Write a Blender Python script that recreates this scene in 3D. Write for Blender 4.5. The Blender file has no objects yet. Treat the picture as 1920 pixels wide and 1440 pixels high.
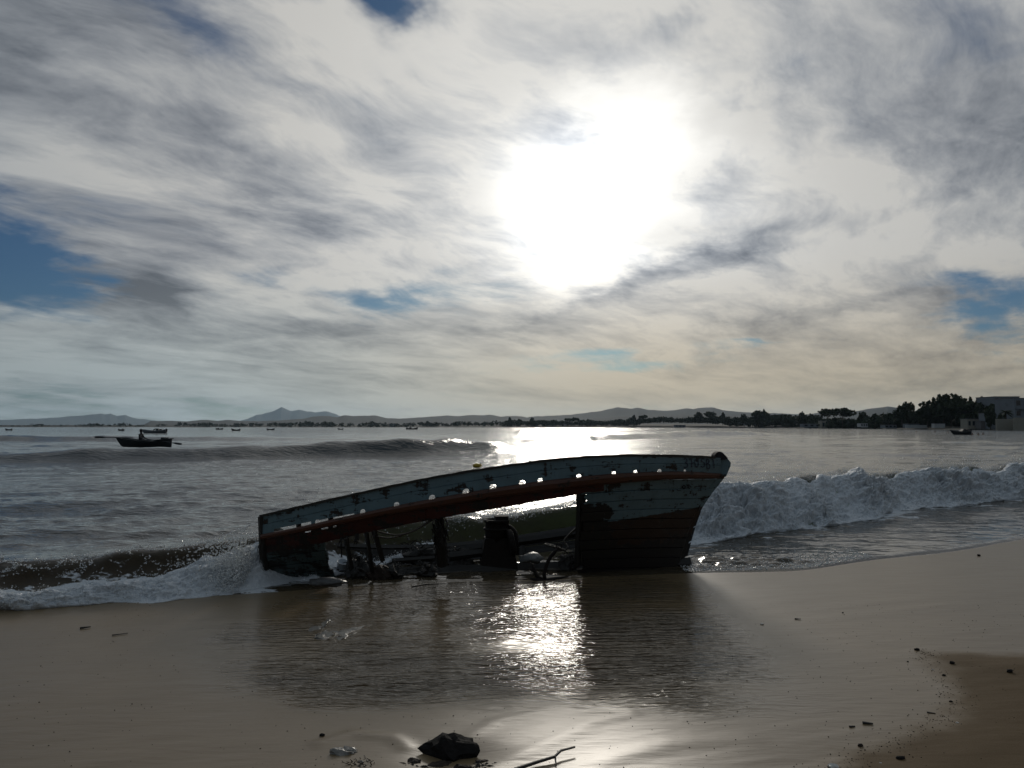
import bpy, bmesh, math, random
import numpy as np
from mathutils import Vector, Matrix

# ------------------------------------------------------------------ camera, sky, sun, exposure
CAM_H = 1.6
FPX = 1440.0                      # focal length in pixels of the 1920 wide photograph
PITCH = math.radians(3.18)
SUN_AZ = math.radians(4.5)        # to the right of straight ahead (+Y)
SUN_EL = math.radians(17.0)
random.seed(7)
rng = np.random.default_rng(11)
scene = bpy.context.scene
C = scene.collection

cam_data = bpy.data.cameras.new("camera")
cam_data.sensor_width = 36.0
cam_data.lens = 36.0 * FPX / 1920.0
cam_data.clip_start = 0.05
cam_data.clip_end = 60000.0
cam = bpy.data.objects.new("camera", cam_data)
cam.location = (0, 0, CAM_H)
cam.rotation_euler = (math.radians(90) + PITCH, 0, 0)
C.objects.link(cam)
scene.camera = cam

scene.render.engine = 'CYCLES'
scene.cycles.use_denoising = True
scene.cycles.max_bounces = 6
scene.cycles.diffuse_bounces = 3
scene.cycles.glossy_bounces = 3
scene.cycles.transmission_bounces = 4
scene.cycles.transparent_max_bounces = 6
scene.cycles.volume_bounces = 0
scene.cycles.sample_clamp_indirect = 4.0
scene.cycles.caustics_reflective = False
scene.cycles.caustics_refractive = False
scene.view_settings.view_transform = 'Standard'
scene.view_settings.look = 'None'
scene.view_settings.exposure = 0.0
scene.view_settings.gamma = 1.0
scene.view_settings.use_curve_mapping = False


def ray(px, py):
    """direction of a photograph pixel, scaled so that its Y is 1"""
    u = (px - 960.0) / FPX
    v = (720.0 - py) / FPX
    y = math.cos(PITCH) - math.sin(PITCH) * v
    z = math.sin(PITCH) + math.cos(PITCH) * v
    return Vector((u / y, 1.0, z / y))


def W(px, py, D):
    return Vector((0, 0, CAM_H)) + ray(px, py) * D


def G(px, py, z=0.0):
    r = ray(px, py)
    return Vector((0, 0, CAM_H)) + r * ((z - CAM_H) / r.z)


class NB:
    """small helper that writes node expressions"""
    def __init__(self, tree):
        self.t = tree
        self.n = tree.nodes
        self.l = tree.links

    def node(self, typ, **kw):
        nd = self.n.new(typ)
        for k, v in kw.items():
            setattr(nd, k, v)
        return nd

    def put(self, sock, v):
        if isinstance(v, bpy.types.NodeSocket):
            self.l.new(v, sock)
        else:
            try:
                sock.default_value = v
            except TypeError:
                sock.default_value = (v[0], v[1], v[2], 1.0)
            except ValueError:
                sock.default_value = (v[0], v[1], v[2], 1.0)

    def m(self, op, a, b=None, c=None, clamp=False):
        nd = self.node('ShaderNodeMath', operation=op, use_clamp=clamp)
        self.put(nd.inputs[0], a)
        if b is not None:
            self.put(nd.inputs[1], b)
        if c is not None:
            self.put(nd.inputs[2], c)
        return nd.outputs[0]

    def add(self, a, b): return self.m('ADD', a, b)
    def sub(self, a, b): return self.m('SUBTRACT', a, b)
    def mul(self, a, b): return self.m('MULTIPLY', a, b)
    def clamp(self, a): return self.m('ADD', a, 0.0, clamp=True)

    def ss(self, v, lo, hi, to0=0.0, to1=1.0):
        nd = self.node('ShaderNodeMapRange', interpolation_type='SMOOTHSTEP')
        self.put(nd.inputs[0], v)
        for i, q in enumerate((lo, hi, to0, to1)):
            self.put(nd.inputs[1 + i], q)
        return nd.outputs[0]

    def mix(self, f, a, b, blend='MIX'):
        nd = self.node('ShaderNodeMix', data_type='RGBA', blend_type=blend)
        self.put(nd.inputs[0], f)
        self.put(nd.inputs[6], a)
        self.put(nd.inputs[7], b)
        return nd.outputs[2]

    def xyz(self, x, y, z):
        nd = self.node('ShaderNodeCombineXYZ')
        for i, q in enumerate((x, y, z)):
            self.put(nd.inputs[i], q)
        return nd.outputs[0]

    def sep(self, v):
        nd = self.node('ShaderNodeSeparateXYZ')
        self.put(nd.inputs[0], v)
        return nd.outputs

    def noise(self, vec, scale, detail=4.0, rough=0.55, dist=0.0, color=False, flat=False):
        nd = self.node('ShaderNodeTexNoise', noise_dimensions='2D' if flat else '3D')
        self.put(nd.inputs['Vector'], vec)
        nd.inputs['Scale'].default_value = scale
        nd.inputs['Detail'].default_value = detail
        nd.inputs['Roughness'].default_value = rough
        nd.inputs['Distortion'].default_value = dist
        return nd.outputs[1] if color else nd.outputs[0]


def build_world():
    w = bpy.data.worlds.new("World")
    scene.world = w
    w.use_nodes = True
    t = w.node_tree
    t.nodes.clear()
    B = NB(t)
    STR = 0.1
    sky = B.node('ShaderNodeTexSky', sky_type='NISHITA')
    sky.sun_disc = False
    sky.sun_elevation = SUN_EL
    sky.sun_rotation = SUN_AZ
    sky.air_density = 1.0
    sky.dust_density = 0.6
    sky.ozone_density = 1.6
    d = B.node('ShaderNodeTexCoord').outputs['Generated']
    x, y, z = B.sep(d)
    zc = B.m('MAXIMUM', z, 0.0)
    az0 = B.mul(B.m('ARCTAN2', x, y), 180 / math.pi)
    el0 = B.mul(B.m('ARCSINE', z), 180 / math.pi)
    # cloud layer seen in perspective: coordinates on a high plane
    den = B.add(zc, 0.16)
    px_ = B.m('DIVIDE', x, den)
    py_ = B.m('DIVIDE', y, den)
    P = B.xyz(px_, py_, 0.0)
    warp = B.noise(P, 0.9, 3.0, 0.55, color=True, flat=True)
    wx, wy, wz = B.sep(warp)
    # ragged outlines for the large patches
    fray = B.noise(P, 2.6, 5.0, 0.62, color=True, flat=True)
    fx, fy, fz = B.sep(fray)
    az = B.add(az0, B.add(B.mul(B.sub(wx, 0.5), 14.0), B.mul(B.sub(fx, 0.5), 9.0)))
    el = B.add(el0, B.add(B.mul(B.sub(wy, 0.5), 6.0), B.mul(B.sub(fy, 0.5), 4.0)))

    def blob(px, py, rx, ry, rot=0.0, amp=1.0):
        r = ray(px, py).normalized()
        a = math.degrees(math.atan2(r.x, r.y))
        e = math.degrees(math.asin(r.z))
        k = math.degrees(1.0 / FPX)
        sa, sb = rx * k, ry * k
        c, s = math.cos(math.radians(rot)), math.sin(math.radians(rot))
        da, de = B.sub(az, a), B.sub(el, e)
        u = B.add(B.mul(da, c / sa), B.mul(de, s / sa))
        v = B.add(B.mul(da, -s / sb), B.mul(de, c / sb))
        q = B.add(B.mul(u, u), B.mul(v, v))
        return B.mul(B.m('POWER', math.e, B.mul(q, -1.0)), amp)

    def total(lst):
        acc = None
        for a in lst:
            b = blob(*a)
            acc = b if acc is None else B.add(acc, b)
        return acc

    # openings of clear sky between the clouds
    gaps = total([
        (-30, 470, 150, 95, -20, 1.2), (740, 545, 190, 34, 8, 0.62), (1890, 570, 150, 55, 8, 1.1),
        (280, 10, 240, 50, -10, 0.75), (770, 10, 70, 45, 0, 0.9), (1330, 150, 210, 75, -25, 0.55),
        (1130, 672, 190, 26, 0, 0.55), (1400, 634, 110, 14, 0, 0.5), (430, 548, 110, 26, 18, 0.35),
        (1780, 70, 300, 110, 10, 0.5), (100, 790, 360, 50, 0, 0.45), (60, 190, 150, 22, 0, 0.3),
        (1100, 60, 160, 45, 0, 0.35)])
    # thick grey patches
    dark = total([
        (420, 320, 190, 62, -12, 0.95), (215, 545, 120, 85, 30, 0.85), (1255, 492, 190, 32, 20, 0.95),
        (60, 200, 140, 60, 0, 0.35), (330, 60, 280, 70, -8, 0.3), (1500, 120, 330, 120, -15, 0.35), (1860, 240, 200, 90, 0, 0.25), (80, 60, 200, 120, 0, 0.15),
        (980, 262, 50, 30, 0, 0.5), (1500, 590, 260, 22, 4, 0.5), (1850, 705, 190, 26, 0, 0.6),
        (560, 650, 260, 24, 0, 0.35), (780, 330, 110, 60, -30, 0.3), (1060, 95, 170, 50, 0, 0.5),
        (960, 600, 140, 22, 16, 0.45), (1750, 330, 260, 30, 12, 0.35), (250, 180, 200, 26, 5, 0.3)])
    bright = total([
        (560, 150, 260, 90, 22, 0.5), (1110, 330, 160, 130, 0, 0.35), (620, 430, 220, 60, 10, 0.35),
        (1600, 380, 320, 90, 10, 0.35), (140, 120, 140, 50, 0, 0.25), (1060, 560, 160, 40, 20, 0.4)])

    # wisps, stretched along the wind
    def turned(ang, sx, sy):
        c, s = math.cos(math.radians(ang)), math.sin(math.radians(ang))
        qx = B.add(px_, B.mul(B.sub(wx, 0.5), 0.45))
        qy = B.add(py_, B.mul(B.sub(wy, 0.5), 0.45))
        u = B.add(B.mul(qx, c * sx), B.mul(qy, s * sx))
        v = B.add(B.mul(qx, -s * sy), B.mul(qy, c * sy))
        return B.xyz(u, v, 0.3)
    n_big = B.noise(B.xyz(B.add(px_, wz), py_, 0.0), 1.1, 5.0, 0.58, flat=True)
    n_w1 = B.noise(turned(56, 0.8, 2.2), 1.4, 8.0, 0.64, flat=True)
    n_w2 = B.noise(turned(-24, 0.7, 2.4), 1.2, 6.0, 0.58, flat=True)
    n_f = B.noise(turned(56, 1.9, 4.0), 1.9, 7.0, 0.66, flat=True)
    n_sh = B.noise(turned(24, 0.8, 1.7), 1.0, 6.0, 0.6, flat=True)

    dens = B.add(0.92, B.mul(B.sub(n_big, 0.5), 0.8))
    dens = B.add(dens, B.mul(B.sub(n_w1, 0.5), 1.0))
    dens = B.add(dens, B.mul(B.sub(n_w2, 0.5), 0.7))
    dens = B.sub(dens, B.mul(gaps, 0.95))
    dens = B.add(dens, B.mul(dark, 0.35))
    dens = B.ss(dens, 0.05, 0.78)

    shade = B.add(0.17, B.mul(dark, 0.8))
    shade = B.add(shade, B.mul(B.sub(n_sh, 0.5), 1.6))
    shade = B.add(shade, B.mul(B.sub(n_w1, 0.52), -1.1))
    shade = B.add(shade, B.mul(B.sub(n_f, 0.5), -0.75))
    shade = B.mul(B.clamp(B.sub(shade, B.mul(bright, 0.55))), B.ss(el0, 0.0, 12.0, 0.55, 1.0))

    # forward scattering of the veiled sun in the thin cloud
    sd = (math.sin(SUN_AZ) * math.cos(SUN_EL), math.cos(SUN_AZ) * math.cos(SUN_EL), math.sin(SUN_EL))
    vm = B.node('ShaderNodeVectorMath', operation='DOT_PRODUCT')
    B.put(vm.inputs[0], d)
    vm.inputs[1].default_value = sd
    ang = B.mul(B.m('ARCCOSINE', B.m('MINIMUM', vm.outputs['Value'], 0.999999)), 180 / math.pi)
    ang_w = B.add(ang, B.add(B.mul(B.sub(n_w1, 0.5), 9.0), B.mul(B.sub(fz, 0.5), 5.0)))

    def g(a, s, amp):
        q = B.m('DIVIDE', a, s)
        return B.mul(B.m('POWER', math.e, B.mul(B.mul(q, q), -1.0)), amp)
    lum = B.add(B.add(0.26, g(ang, 44.0, 0.36)), g(ang_w, 13.0, 0.20))
    veil = total([(1120, 350, 170, 100, 0, 0.40), (1124, 225, 80, 72, 0, 0.30), (1062, 492, 75, 52, 0, 0.36)])
    lum = B.add(lum, B.mul(veil, B.add(0.55, B.mul(n_w1, 0.9))))
    lum = B.add(lum, g(ang, 4.0, 1.2))
    lit = B.mul(lum, B.sub(1.0, B.mul(shade, 0.74)))
    # low sky is warmer and dimmer
    low = B.ss(el0, 0.0, 13.0, 1.0, 0.0)
    lit = B.mul(lit, B.sub(1.0, B.mul(low, 0.16)))
    warm_side = B.ss(az0, -30.0, 12.0)
    tint_hi = B.mix(shade, (1.0, 0.985, 0.94, 1), (0.76, 0.85, 1.0, 1))
    tint_hi = B.mix(B.ss(ang, 22.0, 70.0), tint_hi, (0.68, 0.84, 1.0, 1))
    tint_lo = B.mix(warm_side, (0.86, 1.0, 1.02, 1), (1.0, 0.85, 0.60, 1))
    tint = B.mix(low, tint_hi, tint_lo)
    ccol = B.mix(1.0, tint, B.xyz(lit, lit, lit), 'MULTIPLY')
    ccol = B.mix(1.0, ccol, (1 / STR, 1 / STR, 1 / STR, 1), 'MULTIPLY')
    blue = B.mix(1.0, sky.outputs[0], (0.10, 0.175, 0.27, 1), 'MULTIPLY')
    col = B.mix(dens, blue, ccol)
    bg = B.node('ShaderNodeBackground')
    B.put(bg.inputs[0], col)
    bg.inputs[1].default_value = STR
    out = B.node('ShaderNodeOutputWorld')
    B.l.new(bg.outputs[0], out.inputs[0])
    w.cycles.sampling_method = 'MANUAL'
    w.cycles.sample_map_resolution = 512


build_world()

sun_data = bpy.data.lights.new("sun", 'SUN')
sun_data.energy = 0.9
sun_data.angle = math.radians(8.0)
sun_data.color = (1.0, 0.93, 0.82)
sun = bpy.data.objects.new("sun", sun_data)
sun.rotation_euler = Vector((math.sin(SUN_AZ) * math.cos(SUN_EL), math.cos(SUN_AZ) * math.cos(SUN_EL),
                             math.sin(SUN_EL))).to_track_quat('Z', 'Y').to_euler()
sun.location = (3, 40, 15)
C.objects.link(sun)

# ------------------------------------------------------------------ helpers
def tag(o, label=None, cat=None, group=None, kind=None):
    if label:
        o["label"] = label
    if cat:
        o["category"] = cat
    if group:
        o["group"] = group
    if kind:
        o["kind"] = kind
    return o


def empty(name, loc=(0, 0, 0), rz=0.0):
    o = bpy.data.objects.new(name, None)
    o.location = loc
    o.rotation_euler = (0, 0, rz)
    o.empty_display_size = 0.1
    C.objects.link(o)
    return o


def link(name, me, mat=None, parent=None):
    o = bpy.data.objects.new(name, me)
    C.objects.link(o)
    if mat is not None and len(me.materials) == 0:
        me.materials.append(mat)
    if parent is not None:
        o.parent = parent
        o.matrix_parent_inverse = Matrix.Translation(-Vector(parent.location)) if parent.type == 'EMPTY' and \
            tuple(parent.rotation_euler) == (0, 0, 0) and tuple(parent.scale) == (1, 1, 1) and parent.parent is None \
            and parent.get("world_parts") else Matrix()
    return o


def np_mesh(name, verts, quads, smooth=True, attrs=None, tris=None):
    me = bpy.data.meshes.new(name)
    verts = np.asarray(verts, dtype=np.float32).reshape(-1, 3)
    q = np.asarray(quads, dtype=np.int32).reshape(-1, 4) if quads is not None else np.zeros((0, 4), np.int32)
    tr = np.asarray(tris, dtype=np.int32).reshape(-1, 3) if tris is not None else np.zeros((0, 3), np.int32)
    me.vertices.add(len(verts))
    me.vertices.foreach_set("co", verts.ravel())
    loops = np.concatenate([q.ravel(), tr.ravel()])
    me.loops.add(len(loops))
    me.loops.foreach_set("vertex_index", loops)
    nf = len(q) + len(tr)
    me.polygons.add(nf)
    starts = np.concatenate([np.arange(len(q)) * 4, len(q) * 4 + np.arange(len(tr)) * 3]).astype(np.int32)
    me.polygons.foreach_set("loop_start", starts)
    if smooth:
        me.polygons.foreach_set("use_smooth", np.ones(nf, dtype=bool))
    me.update(calc_edges=True)
    if attrs:
        for k, v in attrs.items():
            a = me.attributes.new(k, 'FLOAT', 'POINT')
            a.data.foreach_set("value", np.asarray(v, dtype=np.float32).ravel())
    me.validate()
    return me


def grid_quads(nr, nc, keep=None):
    i = np.arange(nr - 1)[:, None] * nc + np.arange(nc - 1)[None, :]
    q = np.stack([i, i + 1, i + nc + 1, i + nc], axis=-1)
    if keep is not None:
        k = keep[:-1, :-1] | keep[1:, :-1] | keep[:-1, 1:] | keep[1:, 1:]
        q = q[k]
    return q.reshape(-1, 4)


def _hash(ix, iy, iz):
    h = (ix.astype(np.int64) * 374761393 + iy.astype(np.int64) * 668265263 + iz.astype(np.int64) * 2147483647 * 3) & 0xFFFFFFFF
    h = ((h ^ (h >> 13)) * 1274126177) & 0xFFFFFFFF
    h = ((h ^ (h >> 16)) * 2246822519) & 0xFFFFFFFF
    h = h ^ (h >> 15)
    return (h & 0xFFFF) / 32767.5 - 1.0


def vnoise(x, y, seed=0):
    """smooth 2-D value noise in -1..1"""
    x = np.asarray(x, float)
    y = np.asarray(y, float)
    ix, iy = np.floor(x), np.floor(y)
    fx, fy = x - ix, y - iy
    ux, uy = fx * fx * fx * (fx * (fx * 6 - 15) + 10), fy * fy * fy * (fy * (fy * 6 - 15) + 10)
    s = np.full(np.broadcast(ix, iy).shape, seed)
    a, b = _hash(ix, iy, s), _hash(ix + 1, iy, s)
    c, d = _hash(ix, iy + 1, s), _hash(ix + 1, iy + 1, s)
    return (a * (1 - ux) + b * ux) * (1 - uy) + (c * (1 - ux) + d * ux) * uy


def fbm(x, y, oct=4, seed=0, gain=0.5, lac=2.03):
    r, a = 0.0, 1.0
    for k in range(oct):
        r = r + a * vnoise(x, y, seed + k * 17)
        x, y, a = x * lac + 3.7, y * lac - 1.3, a * gain
    return r


def sstep(v, a, b):
    t = np.clip((v - a) / (b - a), 0, 1)
    return t * t * (3 - 2 * t)


def table(pts, smooth=0.6, lo=-400, hi=400):
    """smoothed piecewise curve through (x, value) points"""
    xs = np.array([p[0] for p in pts], float)
    ys = np.array([p[1] for p in pts], float)
    g = np.arange(-60, 60, 0.05)
    v = np.interp(g, xs, ys)
    # extrapolate linearly beyond the ends
    k0 = (ys[1] - ys[0]) / (xs[1] - xs[0])
    k1 = (ys[-1] - ys[-2]) / (xs[-1] - xs[-2])
    v = np.where(g < xs[0], ys[0] + (g - xs[0]) * k0, v)
    v = np.where(g > xs[-1], ys[-1] + (g - xs[-1]) * k1, v)
    n = int(smooth / 0.05) * 3
    ker = np.exp(-0.5 * (np.arange(-n, n + 1) * 0.05 / smooth) ** 2)
    ker /= ker.sum()
    vp = np.concatenate([v[0] + (np.arange(-n, 0)) * (v[1] - v[0]), v, v[-1] + np.arange(1, n + 1) * (v[-1] - v[-2])])
    v = np.convolve(vp, ker, mode='valid')
    sl0, sl1 = (v[1] - v[0]) / 0.05, (v[-1] - v[-2]) / 0.05

    def f(x):
        x = np.asarray(x, float)
        r = np.interp(x, g, v)
        r = np.where(x < g[0], v[0] + (x - g[0]) * sl0, r)
        return np.where(x > g[-1], v[-1] + (x - g[-1]) * sl1, r)
    return f


MATS = {}


def mat(name, build):
    if name in MATS:
        return MATS[name]
    m = bpy.data.materials.new(name)
    m.use_nodes = True
    t = m.node_tree
    t.nodes.clear()
    B = NB(t)
    out = B.node('ShaderNodeOutputMaterial')
    sh = build(B)
    B.l.new(sh, out.inputs['Surface'])
    MATS[name] = m
    return m


def principled(B, col, rough=0.6, normal=None, spec=0.5, ior=1.45, metal=0.0, **kw):
    p = B.node('ShaderNodeBsdfPrincipled')
    B.put(p.inputs['Base Color'], col)
    B.put(p.inputs['Roughness'], rough)
    B.put(p.inputs['Specular IOR Level'], spec)
    B.put(p.inputs['IOR'], ior)
    B.put(p.inputs['Metallic'], metal)
    if normal is not None:
        B.put(p.inputs['Normal'], normal)
    return p.outputs[0]


def bump(B, h, strength=0.5, dist=0.01):
    b = B.node('ShaderNodeBump')
    b.inputs['Strength'].default_value = strength
    b.inputs['Distance'].default_value = dist
    B.put(b.inputs['Height'], h)
    return b.outputs[0]


def relief(B, fun, e, amount, base=None):
    """surface normal from the slope of a height function of X and Y, in metres"""
    x, y, z = B.sep(position(B))
    h0, hx, hy = fun(x, y), fun(B.add(x, e), y), fun(x, B.add(y, e))
    sx = B.mul(B.mul(B.sub(h0, hx), 1.0 / e), amount)
    sy = B.mul(B.mul(B.sub(h0, hy), 1.0 / e), amount)
    v = B.node('ShaderNodeVectorMath', operation='ADD')
    B.put(v.inputs[0], base if base is not None else B.node('ShaderNodeNewGeometry').outputs['Normal'])
    B.put(v.inputs[1], B.xyz(sx, sy, 0.0))
    nn = B.node('ShaderNodeVectorMath', operation='NORMALIZE')
    B.put(nn.inputs[0], v.outputs[0])
    return nn.outputs[0]


def attr(B, name):
    a = B.node('ShaderNodeAttribute')
    a.attribute_name = name
    return a.outputs['Fac']


def position(B):
    return B.node('ShaderNodeNewGeometry').outputs['Position']


def objco(B):
    return B.node('ShaderNodeTexCoord').outputs['Object']


def simple(name, col, rough=0.6, var=0.35, scale=8.0, bumpd=0.004, spec=0.5):
    def f(B):
        p = objco(B)
        n = B.noise(p, scale, 5.0, 0.6)
        c = B.mix(n, tuple(q * (1 - var) for q in col) + (1,), tuple(q * (1 + var) for q in col) + (1,))
        nm = bump(B, B.noise(p, scale * 4, 4.0, 0.6), 0.6, bumpd)
        return principled(B, c, rough, nm, spec)
    return mat(name, f)


# ------------------------------------------------------------------ shore lines (real metres, from the photograph's pixels)
# water's edge and foot of the breaking wave: Y as a function of X
shore = table([(-40, 2.5), (-15, 5.3), (-8, 6.3), (-4.5, 6.85), (-2.6, 7.45), (-1.2, 7.95), (0, 8.15), (1.9, 8.5), (3.2, 8.6),
               (4.3, 9.35), (5.7, 10.0), (7.5, 11.2), (12, 15.2), (40, 40)], 0.25)
wfoot = table([(-40, 3.0), (-15, 5.5), (-8, 6.4), (-4.5, 6.85), (-3.2, 7.12), (-2.5, 7.6), (-1.6, 8.6), (-0.5, 9.4), (1, 9.8),
               (2.5, 10.8), (4.5, 12.0), (7.6, 14.7), (11.3, 17.0), (20, 23), (40, 38)], 0.3)
wcrest = table([(-40, 0.2), (-8, 0.24), (-4.5, 0.27), (-2.7, 0.42), (-1, 0.42), (0, 0.43), (1, 0.56), (2.5, 0.60), (4.5, 0.66),
                (7, 0.62), (11, 0.66), (20, 0.7), (40, 0.6)], 0.3)

damp_px = [(2150, 1215), (1920, 1226), (1745, 1228), (1722, 1222), (1752, 1262), (1786, 1300), (1788, 1335), (1752, 1362),
           (1690, 1395), (1625, 1420), (1565, 1450), (1480, 1500)]
damp_line = np.array([[G(a, b, 0.04).x, G(a, b, 0.04).y] for a, b in damp_px])


def poly_dist(X, Y, pl):
    best = np.full(X.shape, 1e9)
    for (x0, y0), (x1, y1) in zip(pl[:-1], pl[1:]):
        dx, dy = x1 - x0, y1 - y0
        t = np.clip(((X - x0) * dx + (Y - y0) * dy) / (dx * dx + dy * dy), 0, 1)
        best = np.minimum(best, np.hypot(X - x0 - t * dx, Y - y0 - t * dy))
    return best


def in_poly(X, Y, pl):
    r = np.zeros(X.shape, bool)
    n = len(pl)
    for i in range(n):
        x0, y0 = pl[i]
        x1, y1 = pl[(i + 1) % n]
        if y0 == y1:
            continue
        c = ((y0 > Y) != (y1 > Y)) & (X < (x1 - x0) * (Y - y0) / (y1 - y0) + x0)
        r ^= c
    return r


def damp_mask(X, Y):
    pl = np.concatenate([damp_line, [[1.0, -3.0], [60, -3.0], [60, damp_line[0][1]]]])
    ins = in_poly(X, Y, pl)
    d = poly_dist(X, Y, damp_line)
    return np.where(ins, d, -d)


def ridge(X, Y, px, hgt, wid):
    pl = np.array([[G(a, b, 0.05).x, G(a, b, 0.05).y] for a, b in px])
    d = poly_dist(X, Y, pl)
    return hgt * np.exp(-(d / wid) ** 2)


ROCK = G(845, 1418, 0.04)


def sand_z(X, Y):
    d = shore(X) - Y
    z = np.where(d > 0, 0.013 * np.minimum(d, 12), np.maximum(0.055 * d, -2.6))
    s = damp_mask(X, Y)
    z = z + 0.02 * sstep(s, -0.12, 0.35)
    z = z + 0.004 * fbm(X * 0.8, Y * 0.8, 3, 5) * sstep(d, -0.5, 0.6)
    # runnels and small bars left by the backwash
    near = Y < 6.5
    zz = np.zeros_like(z)
    Xn, Yn = X[near], Y[near]
    r = ridge(Xn, Yn, [(878, 1384), (930, 1352), (1000, 1338), (1080, 1318)], 0.003, 0.05)
    r += ridge(Xn, Yn, [(905, 1452), (975, 1418), (1050, 1385), (1120, 1352), (1180, 1340)], 0.004, 0.065)
    r += ridge(Xn, Yn, [(600, 1395), (660, 1378), (735, 1384), (760, 1402)], 0.008, 0.05)
    r += ridge(Xn, Yn, [(560, 1192), (600, 1178), (640, 1172)], 0.006, 0.06)
    r -= 0.022 * np.exp(-(((Xn - ROCK.x) / 0.19) ** 2 + ((Yn - ROCK.y) / 0.15) ** 2))
    r += ridge(Xn, Yn, [(1060, 1470), (1150, 1425), (1260, 1395), (1400, 1390)], 0.005, 0.09)
    zz[near] = r
    # soft swash marks
    zz += 0.0016 * fbm(X * 0.7 + Y * 1.1, Y * 5.5 - X * 2.0, 3, 21) * sstep(d, 0.0, 1.0)
    return z + zz


# ------------------------------------------------------------------ sea surface
comps = []
for lam, amp, n, spread in ((7.0, 0.030, 5, 0.35), (3.6, 0.022, 7, 0.5), (1.9, 0.015, 8, 0.6), (1.0, 0.0085, 9, 0.8), (0.55, 0.0042, 9, 1.0),
                            (0.3, 0.0018, 8, 1.2)):
    for k in range(n):
        l = lam * rng.uniform(0.75, 1.3)
        th = rng.normal(0, spread) - 0.15
        comps.append((2 * math.pi / l * math.sin(th), 2 * math.pi / l * math.cos(th), amp * rng.uniform(0.5, 1.1) / math.sqrt(n / 3),
                      rng.uniform(0, 6.28), l))

swells = [  # polyline of (X, foot Y, crest height), face width, back length
    ([(-70, 24, .25), (-45, 28, .34), (-22, 33, .46), (-12.3, 38, .72), (-6.2, 41, .97), (-2.6, 43, .86), (-0.9, 44, .66), (0.0, 44.5, .3), (0.9, 45, 0)], 2.2, 9.0),
    ([(-130, 80, .45), (-57, 84, .55), (-42, 86, .5), (-25, 90, .2), (-15, 92, 0)], 3.5, 14.0),
    ([(1, 72, 0), (3.5, 75, .34), (9, 82, .5), (20, 105, .6), (36, 138, .85), (48, 152, .6), (60, 165, 0)], 3.5, 12.0),
    ([(0, 178, 0), (2, 180, .8), (10, 185, .75), (22, 200, .5), (40, 230, .2), (60, 250, 0)], 4.5, 14.0),
    ([(-34, 46, 0), (-28, 47, .2), (-20, 50, .22), (-12, 58, .1), (-8, 60, 0)], 2.5, 5.0),
    ([(70, 95, 0), (90, 110, .3), (120, 140, .35), (160, 180, .2)], 3.0, 8.0),
]


def chop(X, Y, spacing):
    h = np.zeros_like(X)
    wx = X + 0.35 * vnoise(X * 0.35, Y * 0.35, 3)
    wy = Y + 0.35 * vnoise(X * 0.35, Y * 0.35, 4)
    gust = 0.75 + 0.45 * fbm(X * 0.05, Y * 0.09, 3, 9)
    for kx, ky, a, ph, l in comps:
        f = np.clip((l / (spacing * 3.2)) - 0.4, 0, 1)
        s = np.sin(kx * wx + ky * wy + ph)
        h += a * f * gust * (s + 0.25 * (s * s - 0.5) * 2)
    return h


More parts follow.
